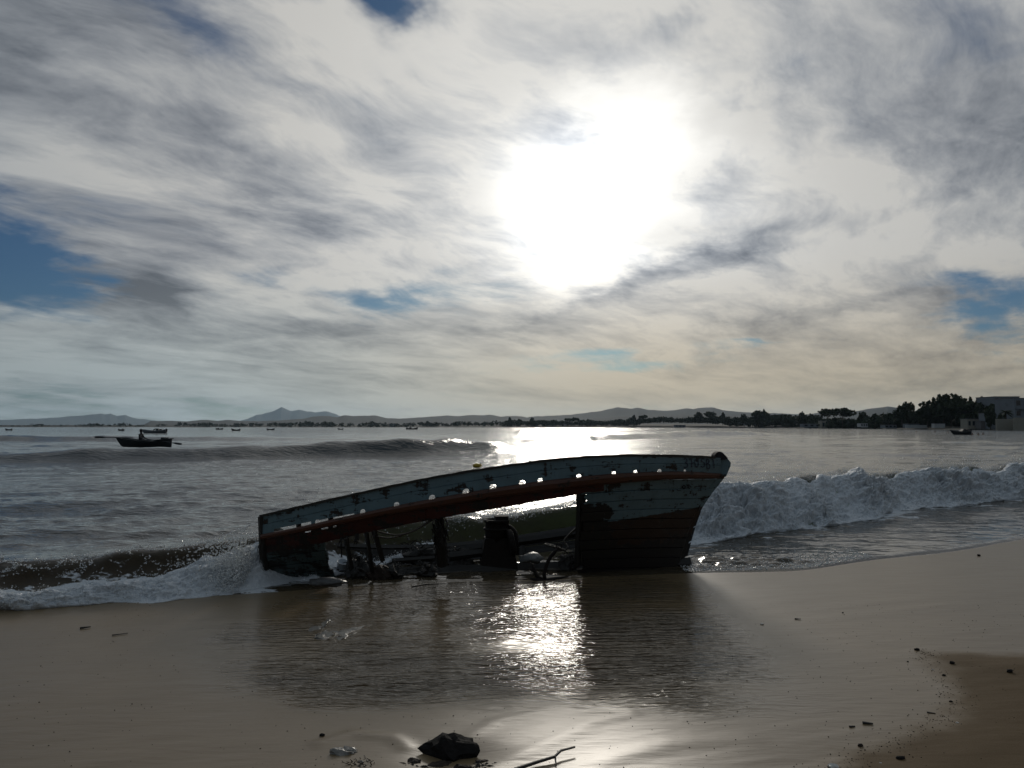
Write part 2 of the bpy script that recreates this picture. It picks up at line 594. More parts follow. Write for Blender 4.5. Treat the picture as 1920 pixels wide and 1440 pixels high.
def sea_z(X, Y, spacing):
    """returns height, wave-front flag, foam cover, depth, forward shift"""
    d = Y - shore(X)                                     # metres seaward of the water's edge
    foot = wfoot(X)
    slope = (wfoot(X + 0.1) - wfoot(X - 0.1)) / 0.2
    n = (Y - foot) / np.sqrt(1 + slope ** 2)
    n = n + 0.10 * vnoise(X * 1.3, Y * 0.6, 31) + 0.04 * vnoise(X * 4, Y * 2, 32)
    H = wcrest(X) * (1 + 0.10 * vnoise(X * 1.1, 0 * X, 8) + 0.06 * vnoise(X * 3.1, 0 * X, 18))
    face = 0.85
    prof = np.where(n < face, sstep(n, 0.0, face), 1 - sstep(n, face, face + 3.2))
    film = 0.020 * np.sqrt(np.clip(d / 0.12, 0, 1)) - 0.05 * np.clip(-d, 0, 1)
    calm = sstep(d, 0.15, 6.0)
    rough = np.exp(-(((X - 2.7) / 1.0) ** 2 + ((Y - 9.1) / 0.55) ** 2))
    rough += 0.8 * np.exp(-(((X + 0.6) / 1.6) ** 2 + ((Y - 8.8) / 0.5) ** 2))
    z = film + H * prof
    c = chop(X, Y, spacing)
    z = z + c * (0.10 + 0.90 * calm) * sstep(d, 0.0, 0.4)
    z = z + sstep(d, 0.03, 0.25) * (0.028 * rough * fbm(X * 5, Y * 9, 3, 40)
                                    + 0.008 * fbm(X * 2.2, Y * 6, 3, 41) * (1 - sstep(n, -0.2, 0.6)))
    # small steps at the leading edges of the backwash
    frontness = np.exp(-((n - 0.45) / 0.42) ** 2) * sstep(H, 0.05, 0.2)
    thin = frontness * sstep(d, 0.2, 0.6)
    for line, face2, back in swells:
        xs = np.array([p[0] for p in line]); ys = np.array([p[1] for p in line]); hs = np.array([p[2] for p in line])
        fy = np.interp(X, xs, ys)
        hh = np.interp(X, xs, hs, left=0, right=0) * (1 + 0.15 * vnoise(X * 0.25, 0 * X, 51) + 0.1 * vnoise(X * 0.8, 0 * X, 52))
        sl = np.gradient(np.interp(np.linspace(xs[0], xs[-1], 200), xs, ys), np.linspace(xs[0], xs[-1], 200))
        s = np.interp(X, np.linspace(xs[0], xs[-1], 200), sl)
        nn = (Y - fy) / np.sqrt(1 + s * s) + 0.5 * vnoise(X * 0.3, Y * 0.2, 53)
        p2 = np.where(nn < face2, sstep(nn, 0, face2), 1 - sstep(nn, face2, face2 + back))
        z = z + hh * p2
    lean = -0.30 * H * prof ** 2 * sstep(n, 0.0, face) * (1 - sstep(n, face, face + 0.9))
    # foam cover on the water itself
    fm = np.exp(-((n - 0.1) / 0.35) ** 2) * (0.55 + 0.5 * fbm(X * 2.5, Y * 4, 3, 60))
    fm = fm + 0.5 * np.exp(-((n + 0.45) / 0.5) ** 2) * np.clip(fbm(X * 3, Y * 7, 3, 61), 0, 1)
    green = np.exp(-((X - 0.35) / 1.0) ** 2)              # the glassy stretch behind the wreck has hardly any
    fm = fm * (1 - 0.9 * green) * (1 - sstep(n, 0.3, 1.4))
    fm = fm + 0.35 * np.exp(-(((X - 3.0) / 1.3) ** 2 + ((Y - 8.9) / 0.35) ** 2)) * np.clip(fbm(X * 6, Y * 14, 3, 62) + 0.1, 0, 1)
    torn = (1 - sstep(X, -2.4, -1.8)) * np.exp(-((n - 0.6) / 0.42) ** 2)
    fm = fm + torn * (0.06 + 0.42 * np.clip(0.55 - 2.2 * np.abs(fbm(X * 2.2, Y * 4, 3, 63)), -0.2, 1))
    return z, thin, np.clip(fm, 0, 1), d, lean


def build_sea():
    nr, nc = 820, 860
    e = 0.6
    a0, a1 = 5.2 ** -e, 2900.0 ** -e
    Dv = np.linspace(a0, a1, nr) ** (-1 / e)
    uv = np.linspace(-1.0, 1.0, nc)
    uv = uv * (0.86 + 0.14 * uv ** 2)
    D, U = np.meshgrid(Dv, uv, indexing='ij')
    X, Y = U * D, D
    sp = np.maximum(np.gradient(Dv)[:, None], (uv[1] - uv[0]) * 1.0 * D)
    z, thin, fm, dep, lean = sea_z(X, Y, sp)
    V = np.stack([X, Y + lean, z], -1)
    q = grid_quads(nr, nc, dep > -0.12)
    me = np_mesh("sea", V, q, True, {"thin": thin, "foam": fm, "depth": dep})

    def m(B):
        pos = position(B)
        x, y, zz = B.sep(pos)
        dep = attr(B, "depth")
        th = attr(B, "thin")
        fo = attr(B, "foam")
        deep = B.ss(dep, 0.0, 9.0)
        col = B.mix(deep, (0.055, 0.042, 0.026, 1), (0.004, 0.017, 0.024, 1))
        # ripples finer than the mesh
        p1 = B.xyz(B.mul(x, 1.0), B.mul(y, 2.0), 0.0)

        def sea_h(a, b):
            n1 = B.noise(B.xyz(a, B.mul(b, 2.2), 0.0), 2.6, 4.0, 0.62, flat=True)
            n2 = B.noise(B.xyz(B.mul(a, 0.3), B.mul(b, 0.6), 0.0), 1.0, 2.0, 0.6, flat=True)
            return B.add(B.mul(n1, 0.050), B.mul(n2, 0.09))
        amp = B.ss(dep, 0.0, 5.0, 0.12, 1.0)
        nm = relief(B, sea_h, 0.012, B.mul(amp, 0.9))
        ps = principled(B, col, 0.07, nm, 0.5, 1.333)
        tr = B.node('ShaderNodeBsdfTranslucent')
        B.put(tr.inputs[0], B.mix(B.ss(x, -2.3, -1.2), (0.60, 0.53, 0.40, 1), (0.62, 0.76, 0.46, 1)))
        mx = B.node('ShaderNodeMixShader')
        B.put(mx.inputs[0], B.mul(th, 0.7))
        B.l.new(ps, mx.inputs[1])
        B.l.new(tr.outputs[0], mx.inputs[2])
        # foam: lace on the water
        lace = B.noise(B.xyz(x, B.mul(y, 1.8), B.mul(zz, 1.5)), 9.0, 5.0, 0.65)
        ff = B.ss(B.add(fo, B.mul(B.sub(lace, 0.5), 1.3)), 0.42, 0.62)
        fsh = principled(B, (0.62, 0.64, 0.66, 1), 0.55, bump(B, B.noise(pos, 45.0, 4.0, 0.7), 0.8, 0.02), 0.4)
        mx2 = B.node('ShaderNodeMixShader')
        B.put(mx2.inputs[0], ff)
        B.l.new(mx.outputs[0], mx2.inputs[1])
        B.l.new(fsh, mx2.inputs[2])
        return mx2.outputs[0]
    o = link("sea", me, mat("sea_water", m))
    tag(o, "grey green sea with low swells running in to the beach", "sea", kind="structure")


build_sea()


# ------------------------------------------------------------------ sand
def sand_material():
    def m(B):
        pos = position(B)
        x, y, z = B.sep(pos)
        wet = attr(B, "wet")
        rip_refl = attr(B, "ripple_reflection")
        flat = B.xyz(x, y, 0.0)
        g1 = B.noise(flat, 260.0, 2.0, 0.7)
        g2 = B.noise(flat, 2.2, 4.0, 0.6)
        dry = B.mix(g2, (0.092, 0.055, 0.022, 1), (0.132, 0.082, 0.036, 1))
        wetc = B.mix(g2, (0.185, 0.126, 0.064, 1), (0.245, 0.172, 0.094, 1))
        col = B.mix(wet, dry, wetc)
        col = B.mix(B.mul(rip_refl, 0.62), col, (0.030, 0.022, 0.015, 1))  # soaked sand, darkened further to paint the boat's dark reflection into the colour
        col = B.mix(B.mul(g1, 0.35), col, (0.03, 0.022, 0.014, 1))
        # water film: short wavelets, crests along the shore
        bend = B.mul(B.noise(flat, 1.3, 2.0, 0.5, flat=True), 1.6)

        def film_h(a, b):
            wv = B.noise(B.xyz(B.mul(a, 2.6), B.add(B.mul(b, 15.0), B.mul(bend, 1.5)), 0.0), 1.0, 3.0, 0.6, flat=True)
            return B.mul(wv, 0.046)
        grain = B.mul(g1, 0.0011)
        soft = B.mul(B.noise(B.xyz(B.mul(x, 3.0), B.mul(y, 9.0), 0.0), 1.0, 3.0, 0.5), 0.0018)
        h = B.add(soft, B.mul(grain, B.sub(1.0, B.mul(wet, 0.85))))
        nm = relief(B, film_h, 0.004, rip_refl, bump(B, h, 1.0, 1.0))
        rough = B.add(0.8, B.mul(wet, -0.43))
        rough = B.m('MAXIMUM', B.sub(rough, B.mul(rip_refl, 0.42)), 0.05)
        # a film of water over the grains
        base = B.node('ShaderNodeBsdfPrincipled')
        B.put(base.inputs['Base Color'], col)
        B.put(base.inputs['Roughness'], rough)
        B.put(base.inputs['IOR'], B.add(1.2, B.add(B.mul(wet, 0.24), B.mul(rip_refl, 0.12))))
        B.put(base.inputs['Normal'], nm)
        return base.outputs[0]
    return mat("beach_sand", m)


def build_sand():
    nr, nc = 420, 470
    Dv = np.linspace(2.2 ** -0.7, 24.0 ** -0.7, nr) ** (-1 / 0.7)
    uv = np.linspace(-1.15, 1.15, nc)
    D, U = np.meshgrid(Dv, uv, indexing='ij')
    X, Y = U * D, D
    z = sand_z(X, Y)
    s = damp_mask(X, Y) + 0.06 * fbm(X * 3, Y * 3, 3, 70) + 0.02 * fbm(X * 14, Y * 14, 2, 71)
    wet = 1 - sstep(s, -0.10, 0.16) * 0.93
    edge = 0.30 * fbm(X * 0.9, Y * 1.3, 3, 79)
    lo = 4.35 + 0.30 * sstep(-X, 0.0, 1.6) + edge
    rip_refl = sstep(Y, lo - 0.30, lo + 0.45) * (1 - sstep(Y, 7.6, 8.6)) * sstep(X, -2.2 + edge, -1.2 + edge) * (1 - sstep(X, 1.0 + edge, 2.1 + edge))  # rippled film, bounded sideways to fit the painted boat reflection
    rip_refl = np.maximum(rip_refl * (0.80 + 0.35 * fbm(X * 1.2, Y * 2.0, 3, 80)),
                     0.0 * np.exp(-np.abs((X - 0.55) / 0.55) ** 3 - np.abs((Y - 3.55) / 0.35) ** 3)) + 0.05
    me = np_mesh("sand", np.stack([X, Y, z], -1), grid_quads(nr, nc), True, {"wet": wet, "ripple_reflection": np.clip(rip_refl, 0, 1)})
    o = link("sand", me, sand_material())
    tag(o, "wet beach sand shining like a mirror in the foreground", "sand", kind="structure")
    # the beach goes on beyond the photograph and the bed lies under all of the sea
    n = 90
    a = np.linspace(-1, 1, n)
    a = np.sign(a) * np.abs(a) ** 4 * 6000
    X, Y = np.meshgrid(a, a + 6.0, indexing='ij')
    z = np.minimum(sand_z(X, Y), 0.6) - 0.06
    me = np_mesh("ground", np.stack([X, Y, z], -1), grid_quads(n, n)[:, ::-1], True,
                 {"wet": np.full(n * n, 0.35), "ripple_reflection": np.zeros(n * n)})
    o = link("ground", me, sand_material())
    tag(o, "sandy ground and sea bed reaching away under the water", "ground", kind="structure")


build_sand()


# ------------------------------------------------------------------ foam and spray of the breaking wave
def foam_mat():
    def m(B):
        pos = position(B)
        n = B.noise(pos, 30.0, 5.0, 0.7)
        col = B.mix(n, (0.42, 0.45, 0.49, 1), (0.86, 0.87, 0.88, 1))
        nm = bump(B, B.noise(pos, 38.0, 4.0, 0.7), 1.0, 0.03)
        p = B.node('ShaderNodeBsdfPrincipled')
        B.put(p.inputs['Base Color'], col)
        p.inputs['Roughness'].default_value = 0.4
        p.inputs['IOR'].default_value = 1.33
        p.inputs['Subsurface Weight'].default_value = 1.0
        p.inputs['Subsurface Radius'].default_value = (1.0, 1.0, 1.0)
        p.inputs['Subsurface Scale'].default_value = 0.015
        B.put(p.inputs['Normal'], nm)
        return p.outputs[0]
    return mat("foam", m)


def drop_mat():
    def m(B):
        ps = principled(B, (0.85, 0.86, 0.87, 1), 0.12, None, 0.5, 1.33)
        tr = B.node('ShaderNodeBsdfTranslucent')
        B.put(tr.inputs[0], (0.92, 0.93, 0.92, 1))
        mx = B.node('ShaderNodeMixShader')
        mx.inputs[0].default_value = 0.45
        B.l.new(ps, mx.inputs[1])
        B.l.new(tr.outputs[0], mx.inputs[2])
        return mx.outputs[0]
    return mat("water_drops", m)


OCT = np.array([[1, 0, 0], [-1, 0, 0], [0, 1, 0], [0, -1, 0], [0, 0, 1], [0, 0, -1]], float)
OCTF = np.array([[0, 2, 4], [2, 1, 4], [1, 3, 4], [3, 0, 4], [2, 0, 5], [1, 2, 5], [3, 1, 5], [0, 3, 5]])


def droplets(pts, rad, squash=None, jitter=0.35):
    n = len(pts)
    v = OCT[None] * rad[:, None, None]
    v = v * rng.uniform(1 - jitter, 1 + jitter, (n, 6, 1))
    if squash is not None:
        v = v * squash[:, None, :]
    # random turn
    q = rng.normal(size=(n, 4))
    q /= np.linalg.norm(q, axis=1, keepdims=True)
    w, x, y, z = q.T
    R = np.stack([np.stack([1 - 2 * (y * y + z * z), 2 * (x * y - z * w), 2 * (x * z + y * w)], -1),
                  np.stack([2 * (x * y + z * w), 1 - 2 * (x * x + z * z), 2 * (y * z - x * w)], -1),
                  np.stack([2 * (x * z - y * w), 2 * (y * z + x * w), 1 - 2 * (x * x + y * y)], -1)], 1)
    v = np.einsum('nij,nkj->nki', R, v) + pts[:, None, :]
    f = OCTF[None] + (np.arange(n) * 6)[:, None, None]
    return v.reshape(-1, 3), f.reshape(-1, 3)


def wave_point(X, n):
    """a point on the wave's face: X along the beach, n metres seaward of its foot"""
    foot = wfoot(X)
    slope = (wfoot(X + 0.1) - wfoot(X - 0.1)) / 0.2
    k = np.sqrt(1 + slope ** 2)
    Y = foot + n * k
    z, _, _, _, lean = sea_z(X, Y, np.full(np.shape(X), 0.02))
    return np.stack([X, Y + lean, z], -1)


def foam_sheet(x0, x1, n0, n1, nx, nn, thick, seed, name, label, top):
    xs = np.linspace(x0, x1, nx)
    ns = np.linspace(0, 1, nn)
    Xg, T = np.meshgrid(xs, ns, indexing='ij')
    nlo = n0 + 0.10 * fbm(Xg * 1.6, 0 * Xg, 3, seed)
    nhi = top(Xg) + 0.12 * fbm(Xg * 2.3, 0 * Xg + 5, 3, seed + 1)
    Nn = nlo + (nhi - nlo) * T
    P = wave_point(Xg, Nn)
    env = np.sin(np.pi * np.clip(T, 0, 1)) ** 0.45 * sstep(Xg, x0, x0 + 0.35) * (1 - sstep(Xg, x1 - 0.35, x1))
    env *= np.clip(0.72 + 0.45 * fbm(Xg * 1.2, Nn * 1.2, 2, seed + 9), 0.35, 1.3)
    lumps = 1.1 - np.abs(fbm(Xg * 1.7 + 0.6 * Nn, P[..., 2] * 3.6 + Nn * 1.2, 3, seed + 2)) * 1.25
    lumps += 0.5 * (1 - np.abs(fbm(Xg * 5.0, P[..., 2] * 7 + Nn * 4, 3, seed + 3)) * 1.2)
    fine = 0.55 + 0.5 * fbm(Xg * 13, P[..., 2] * 17 + Nn * 9, 4, seed + 4, gain=0.72)
    h = thick * env * (0.60 * lumps + 0.42 * fine) + 0.012 * env
    P[..., 2] += h * 0.62
    P[..., 1] -= h * 0.85
    P[..., 0] += thick * 0.25 * env * fbm(Xg * 5 + 9, Nn * 6, 2, seed + 5)
    me = np_mesh(name, P, grid_quads(nx, nn)[:, ::-1], True)
    o = link(name, me, foam_mat())
    tag(o, label, "foam", kind="stuff")
    return P, env


P_r, env_r = foam_sheet(2.0, 15.5, -0.12, 1.0, 1100, 90, 0.23, 100, "foam",
                        "white tumbling foam of the breaker beyond the bow", lambda X: 0.84 + 0.09 * fbm(X * 0.8, 0 * X, 2, 130))
P_l, env_l = foam_sheet(-7.5, -2.25, -0.08, 0.5, 520, 60, 0.15, 140, "foam",
                        "white foam rolling up the sand left of the stern",
                        lambda X: 0.30 + 0.45 * sstep(X, -3.6, -2.5))
P_m, env_m = foam_sheet(-2.3, -0.55, -0.05, 0.6, 200, 50, 0.14, 170, "foam",
                        "white foam seen between the broken ribs of the wreck",
                        lambda X: 0.36 + 0.10 * np.sin(X * 5))


def spray():
    pts, rad = [], []

    def from_sheet(P, env, count, r0, r1, lift):
        w = np.clip(env, 0, 1).ravel() ** 0.7
        w /= w.sum()
        i = rng.choice(len(w), count, p=w)
        p = P.reshape(-1, 3)[i] + rng.normal(size=(count, 3)) * np.array([0.02, 0.02, 0.015])
        p[:, 2] += np.abs(rng.normal(size=count)) * lift
        p[:, 1] -= np.abs(rng.normal(size=count)) * lift
        pts.append(p)
        rad.append(rng.uniform(r0, r1, count) * rng.uniform(0.5, 1.0, count))
    from_sheet(P_r, env_r, 16000, 0.003, 0.010, 0.022)
    from_sheet(P_l, env_l, 7000, 0.002, 0.008, 0.014)
    from_sheet(P_m, env_m, 2000, 0.002, 0.008, 0.014)

    def crest(x0, x1, count, n0, n1, up, r0, r1):
        X = rng.uniform(x0, x1, count)
        clus = np.clip(0.5 + 0.9 * fbm(X * 2.4, 0 * X, 3, 200), 0, 1.4)
        n = rng.uniform(n0, n1, count)
        p = wave_point(X, n)
        p[:, 2] += rng.exponential(1.0, count) * up * (0.25 + clus)
        p[:, 1] += rng.normal(0, 0.06, count)
        pts.append(p)
        rad.append(rng.uniform(r0, r1, count))
    def lace(x0, x1, tries):
        # foam on the dark face hangs together in torn strands
        X = rng.uniform(x0, x1, tries)
        n = rng.uniform(0.1, 1.15, tries)
        a = np.abs(fbm(X * 2.6, n * 4.2, 3, 210))
        b = np.abs(fbm(X * 6.0 + 4, n * 9.0, 3, 211))
        cl = 0.5 + 0.8 * fbm(X * 0.9, n * 1.5, 2, 212)
        k = ((a < 0.12 * cl + 0.015) | (b < 0.09 * cl)) & (rng.uniform(0, 1, tries) < 0.85)
        p = wave_point(X[k], n[k])
        p[:, 2] += rng.exponential(0.006, k.sum())
        pts.append(p)
        rad.append(rng.uniform(0.002, 0.010, k.sum()) * rng.uniform(0.5, 1.1, k.sum()))
    crest(2.1, 15, 7500, 0.55, 1.2, 0.05, 0.003, 0.009)
    lace(-6.6, -2.2, 80000)
    lace(-2.3, -0.6, 3000)
    crest(-3.4, -2.2, 1300, 0.2, 1.2, 0.085, 0.003, 0.009)
    crest(-2.4, 1.2, 2600, 0.7, 1.1, 0.02, 0.003, 0.009)
    crest(2.2, 5.0, 900, 0.8, 1.2, 0.10, 0.003, 0.009)
    crest(-0.9, -0.1, 160, 0.3, 1.0, 0.06, 0.004, 0.008)
    # splash against the stern
    n = 5200
    a = rng.uniform(0, 1, n)
    p = np.stack([-2.62 - np.abs(rng.normal(0, 0.20, n)), 7.72 + rng.normal(0, 0.16, n), 0.03 + rng.exponential(0.17, n)], -1)
    p[:, 2] = np.minimum(p[:, 2], 0.62 - 0.5 * np.abs(p[:, 0] + 2.62))
    pts.append(p)
    rad.append(rng.uniform(0.003, 0.011, n))
    n = 220
    p = np.stack([rng.normal(-2.05, 0.28, n), 8.35 + rng.normal(0, 0.2, n), 0.55 + rng.exponential(0.11, n)], -1)
    pts.append(p)
    rad.append(rng.uniform(0.003, 0.008, n))
    # bubbles on the backwash
    n = 2200
    X = rng.uniform(1.9, 4.4, n)
    Y = shore(X) + rng.exponential(0.3, n) + 0.05
    z, *_ = sea_z(X, Y, np.full(n, 0.02))
    pts.append(np.stack([X, Y, z + 0.002], -1))
    rad.append(rng.uniform(0.003, 0.010, n))
    pts_, rad_ = np.concatenate(pts), np.concatenate(rad)
    v, f = droplets(pts_, rad_)
    me = np_mesh("spray", v, None, False, None, f)
    o = link("spray", me, drop_mat())
    tag(o, "spray and bubbles thrown up along the breaking wave", "spray", kind="stuff")


spray()

# ------------------------------------------------------------------ mesh makers for things
def tube_data(pts, radii, seg=8, cap=True, flat=1.0):
    pts = np.asarray(pts, float)
    n = len(pts)
    radii = np.broadcast_to(np.asarray(radii, float), (n,))
    tan = np.gradient(pts, axis=0)
    tan /= np.linalg.norm(tan, axis=1, keepdims=True) + 1e-9
    up = np.array([0, 0, 1.0]) if abs(tan[0][2]) < 0.9 else np.array([0, 1.0, 0])
    V, F = [], []
    a = np.cross(tan[0], up)
    a /= np.linalg.norm(a)
    ang = np.arange(seg) * 2 * np.pi / seg
    for i in range(n):
        a = a - tan[i] * np.dot(a, tan[i])
        a /= np.linalg.norm(a) + 1e-9
        b = np.cross(tan[i], a)
        V.append(pts[i] + radii[i] * (np.cos(ang)[:, None] * a + flat * np.sin(ang)[:, None] * b))
    V = np.concatenate(V)
    for i in range(n - 1):
        for k in range(seg):
            F.append((i * seg + k, i * seg + (k + 1) % seg, (i + 1) * seg + (k + 1) % seg, (i + 1) * seg + k))
    F = [tuple(f) for f in F]
    if cap:
        F.append(tuple(range(seg))[::-1])
        F.append(tuple((n - 1) * seg + k for k in range(seg)))
    return V, F


def join(parts):
    V, F, o = [], [], 0
    for v, f in parts:
        V.append(np.asarray(v, float))
        F += [tuple(i + o for i in q) for q in f]
        o += len(v)
    return np.concatenate(V), F


def py_mesh(name, V, F, smooth=False):
    me = bpy.data.meshes.new(name)
    me.from_pydata([tuple(map(float, v)) for v in V], [], F)
    if smooth:
        me.polygons.foreach_set("use_smooth", np.ones(len(me.polygons), dtype=bool))
    me.update()
    return me


def part(name, data, material, parent=None, smooth=False):
    return link(name, py_mesh(name, data[0], data[1], smooth), material, parent)


def prism(poly, axis_from, axis_to):
    """polygon of 3-D points, moved by two offset vectors"""
    n = len(poly)
    p = np.array([tuple(q) for q in poly])
    V = np.concatenate([p + np.asarray(axis_from), p + np.asarray(axis_to)])
    F = [tuple(range(n))[::-1], tuple(range(n, 2 * n))]
    for i in range(n):
        j = (i + 1) % n
        F.append((i, j, n + j, n + i))
    return V, F


def box(c, s, rz=0.0, taper=1.0):
    x, y, z = np.asarray(s, float) / 2
    V = np.array([[-x, -y, -z], [x, -y, -z], [x, y, -z], [-x, y, -z], [-x * taper, -y * taper, z], [x * taper, -y * taper, z],
                  [x * taper, y * taper, z], [-x * taper, y * taper, z]])
    cs, sn = math.cos(rz), math.sin(rz)
    R = np.array([[cs, -sn, 0], [sn, cs, 0], [0, 0, 1]])
    F = [(0, 3, 2, 1), (4, 5, 6, 7), (0, 1, 5, 4), (1, 2, 6, 5), (2, 3, 7, 6), (3, 0, 4, 7)]
    return V @ R.T + np.asarray(c, float), F


def beam(a, b, w, h):
    """squared timber from a to b"""
    a, b = np.asarray(a, float), np.asarray(b, float)
    return tube_data([a, a * 0.66 + b * 0.34, a * 0.3 + b * 0.7, b], [w * 0.72, w * 0.7, w * 0.68, w * 0.62], 4, True, h / w)


def rock_data(c, size, seed, sub=3, rough=0.28, cut=0.35):
    bm = bmesh.new()
    bmesh.ops.create_icosphere(bm, subdivisions=sub, radius=1.0)
    r = random.Random(seed)
    planes = []
    for _ in range(9):
        n = Vector((r.gauss(0, 1), r.gauss(0, 1), r.gauss(0, 1))).normalized()
        planes.append((n, r.uniform(1 - cut, 0.95)))
    V = []
    for v in bm.verts:
        p = v.co.copy()
        for n, d in planes:
            k = p.dot(n) - d
            if k > 0:
                p -= n * k
        V.append(p)
    V = np.array([tuple(p) for p in V])
    nz = fbm(V[:, 0] * 2.2 + V[:, 2] + seed, V[:, 1] * 2.2 - V[:, 2] * 1.7, 3, seed)
    V = V * (1 + rough * 0.25 * nz)[:, None]
    bm.verts.index_update()
    F = [tuple(v.index for v in f.verts) for f in bm.faces]
    bm.free()
    return V * np.asarray(size) + np.asarray(c), F


# ------------------------------------------------------------------ the wrecked boat
def wood(name, col, rough=0.5, var=0.5):
    def f(B):
        p = position(B)
        x, y, z = B.sep(p)
        g = B.noise(B.xyz(B.mul(x, 4.0), B.mul(y, 4.0), B.mul(z, 40.0)), 1.0, 5.0, 0.65)
        c = B.mix(g, tuple(q * (1 - var) for q in col) + (1,), tuple(q * (1 + var) for q in col) + (1,))
        return principled(B, c, rough, bump(B, g, 0.7, 0.006))
    return mat(name, f)


def paint(name, col, under=(0.016, 0.013, 0.011), wear=0.50, line=None, second=(0.030, 0.016, 0.010)):
    """flaking oil paint over black weathered timber; an optional second colour below a slanting waterline"""
    def f(B):
        p = position(B)
        x, y, z = B.sep(p)
        c = B.mix(B.noise(B.xyz(B.mul(x, 2.0), y, B.mul(z, 3.0)), 3.0, 4.0, 0.6),
                  tuple(q * 0.62 for q in col) + (1,), tuple(q * 1.3 for q in col) + (1,))
        c = B.mix(B.mul(B.noise(B.xyz(B.mul(x, 30.0), y, B.mul(z, 5.0)), 1.0, 3.0, 0.6), 0.5), c, tuple(q * 0.5 for q in col) + (1,))
        w_ = wear
        if line:
            zl = B.add(line[0], B.mul(B.sub(x, line[1]), line[2]))
            dz = B.sub(z, zl)
            dzn = B.add(dz, B.mul(B.sub(B.noise(p, 14.0, 3.0, 0.6), 0.5), 0.03))
            low = B.ss(dzn, -0.006, 0.006, 1.0, 0.0)
            c = B.mix(low, c, B.mix(B.noise(p, 7.0, 4.0, 0.6), tuple(q * 0.5 for q in second) + (1,), tuple(q * 1.4 for q in second) + (1,)))
        # flakes: broad loss, streaks along the planks, rust runs
        n1 = B.noise(B.xyz(B.mul(x, 5.0), B.mul(y, 5.0), B.mul(z, 9.0)), 1.0, 7.0, 0.68)
        n2 = B.noise(B.xyz(B.mul(x, 7.0), B.mul(y, 7.0), B.mul(z, 60.0)), 1.0, 4.0, 0.6)
        n3 = B.noise(B.xyz(B.mul(x, 38.0), B.mul(y, 10.0), B.mul(z, 4.0)), 1.0, 4.0, 0.6)
        loss = B.add(B.mul(n1, 0.62), B.add(B.mul(n2, 0.20), B.mul(n3, 0.20)))
        if line:
            zb = B.ss(z, 0.12, 0.42, 0.22, 0.0)          # the bottom planks are scoured and weedy
            loss = B.add(loss, zb)
            # torn planking beside the gap
            ex = B.mul(B.ss(x, 0.86, 1.16, 1.0, 0.0), B.ss(z, 0.74, 0.83, 1.0, 0.0))
            loss = B.add(loss, B.mul(ex, 0.17))
        fl = B.ss(loss, w_ + 0.045, w_ + 0.075)
        c = B.mix(fl, c, under + (1,))
        rust = B.ss(B.mul(n3, n1), 0.33, 0.42)
        c = B.mix(B.mul(rust, 0.5), c, (0.06, 0.028, 0.012, 1))
        nm = bump(B, B.sub(B.mul(n2, 0.4), fl), 0.6, 0.004)
        return principled(B, c, B.add(0.42, B.mul(fl, 0.2)), nm, 0.4)
    return mat(name, f)


M_blue = paint("flaked_blue_paint", (0.118, 0.182, 0.208), wear=0.505)
M_hull = paint("flaked_hull_paint", (0.128, 0.188, 0.208), wear=0.50, line=(0.585, 0.92, 0.075))
M_aft = paint("worn_stern_paint", (0.07, 0.10, 0.10), wear=0.44)
M_red = paint("worn_red_paint", (0.088, 0.034, 0.020), wear=0.52)
M_dred = paint("dark_red_paint", (0.060, 0.016, 0.012), wear=0.48)
M_dark = wood("wet_dark_timber", (0.017, 0.014, 0.011), 0.6)
M_knob = wood("tarred_timber", (0.012, 0.010, 0.012), 0.85)
M_navy = simple("navy_lettering", (0.012, 0.018, 0.040), 0.5)


def curve(pts):
    xs = np.array([p[0] for p in pts], float)
    ys = np.array([p[1] for p in pts], float)
    g = np.arange(xs[0], xs[-1] + 0.5, 1.0)
    v = np.interp(g, xs, ys)
    ker = np.exp(-0.5 * (np.arange(-36, 37) / 12.0) ** 2)
    ker /= ker.sum()
    k0, k1 = v[1] - v[0], v[-1] - v[-2]
    vp = np.concatenate([v[0] + np.arange(-36, 0) * k0, v, v[-1] + np.arange(1, 37) * k1])
    v = np.convolve(vp, ker, 'valid')
    return lambda x: np.interp(x, g, v)


c_top = curve([(480, 970), (560, 951), (640, 933), (720, 915), (800, 898), (880, 884), (960, 872), (1040, 862), (1100, 857),
               (1180, 854), (1260, 855), (1345, 858), (1372, 859)])
c_rail = curve([(480, 1003), (560, 987), (640, 969), (742, 947), (810, 934), (872, 923), (924, 914), (1012, 901), (1085, 893),
                (1150, 887), (1237, 883), (1290, 883), (1372, 888)])
c_rth = curve([(480, 11), (700, 15), (810, 18), (1030, 22), (1150, 20), (1290, 15), (1372, 9)])
c_under = curve([(480, 1040), (604, 1018), (682, 1000), (805, 976), (935, 953), (1082, 926), (1140, 919)])
stem_v = np.array([846, 872, 893, 925, 955, 985, 1010, 1040, 1062, 1110.])
stem_x = np.array([1368, 1366, 1357, 1331, 1311, 1298, 1290, 1282, 1275, 1262.])
stern_v = np.array([960, 968, 1020, 1060, 1102, 1125.])
stern_x = np.array([487, 487, 490, 497, 507, 512.])


def p_stem(v):
    return np.interp(v, stem_v, stem_x)


def p_stern(v):
    return np.interp(v, stern_v, stern_x)


def hull_Y(px, v):
    """depth of the boat's near side: half beam off the centre line, fining in at the stem and tucking under below"""
    px, v = np.asarray(px, float), np.asarray(v, float)
    yc = 8.2 + (px - 487) / (1366 - 487) * 0.75
    b0 = np.interp(px, [487, 600, 800, 1000, 1150, 1366], [0.45, 0.66, 0.84, 0.86, 0.82, 0.72])
    q = np.clip((p_stem(v) - px) / 300.0, 0, 1)
    conv = 1 - (1 - q) ** 2
    r = c_rail(px)
    w = np.clip((v - r) / (1080 - r), 0, 1.2)
    return yc - b0 * conv * (1 - 0.62 * w ** 1.8)


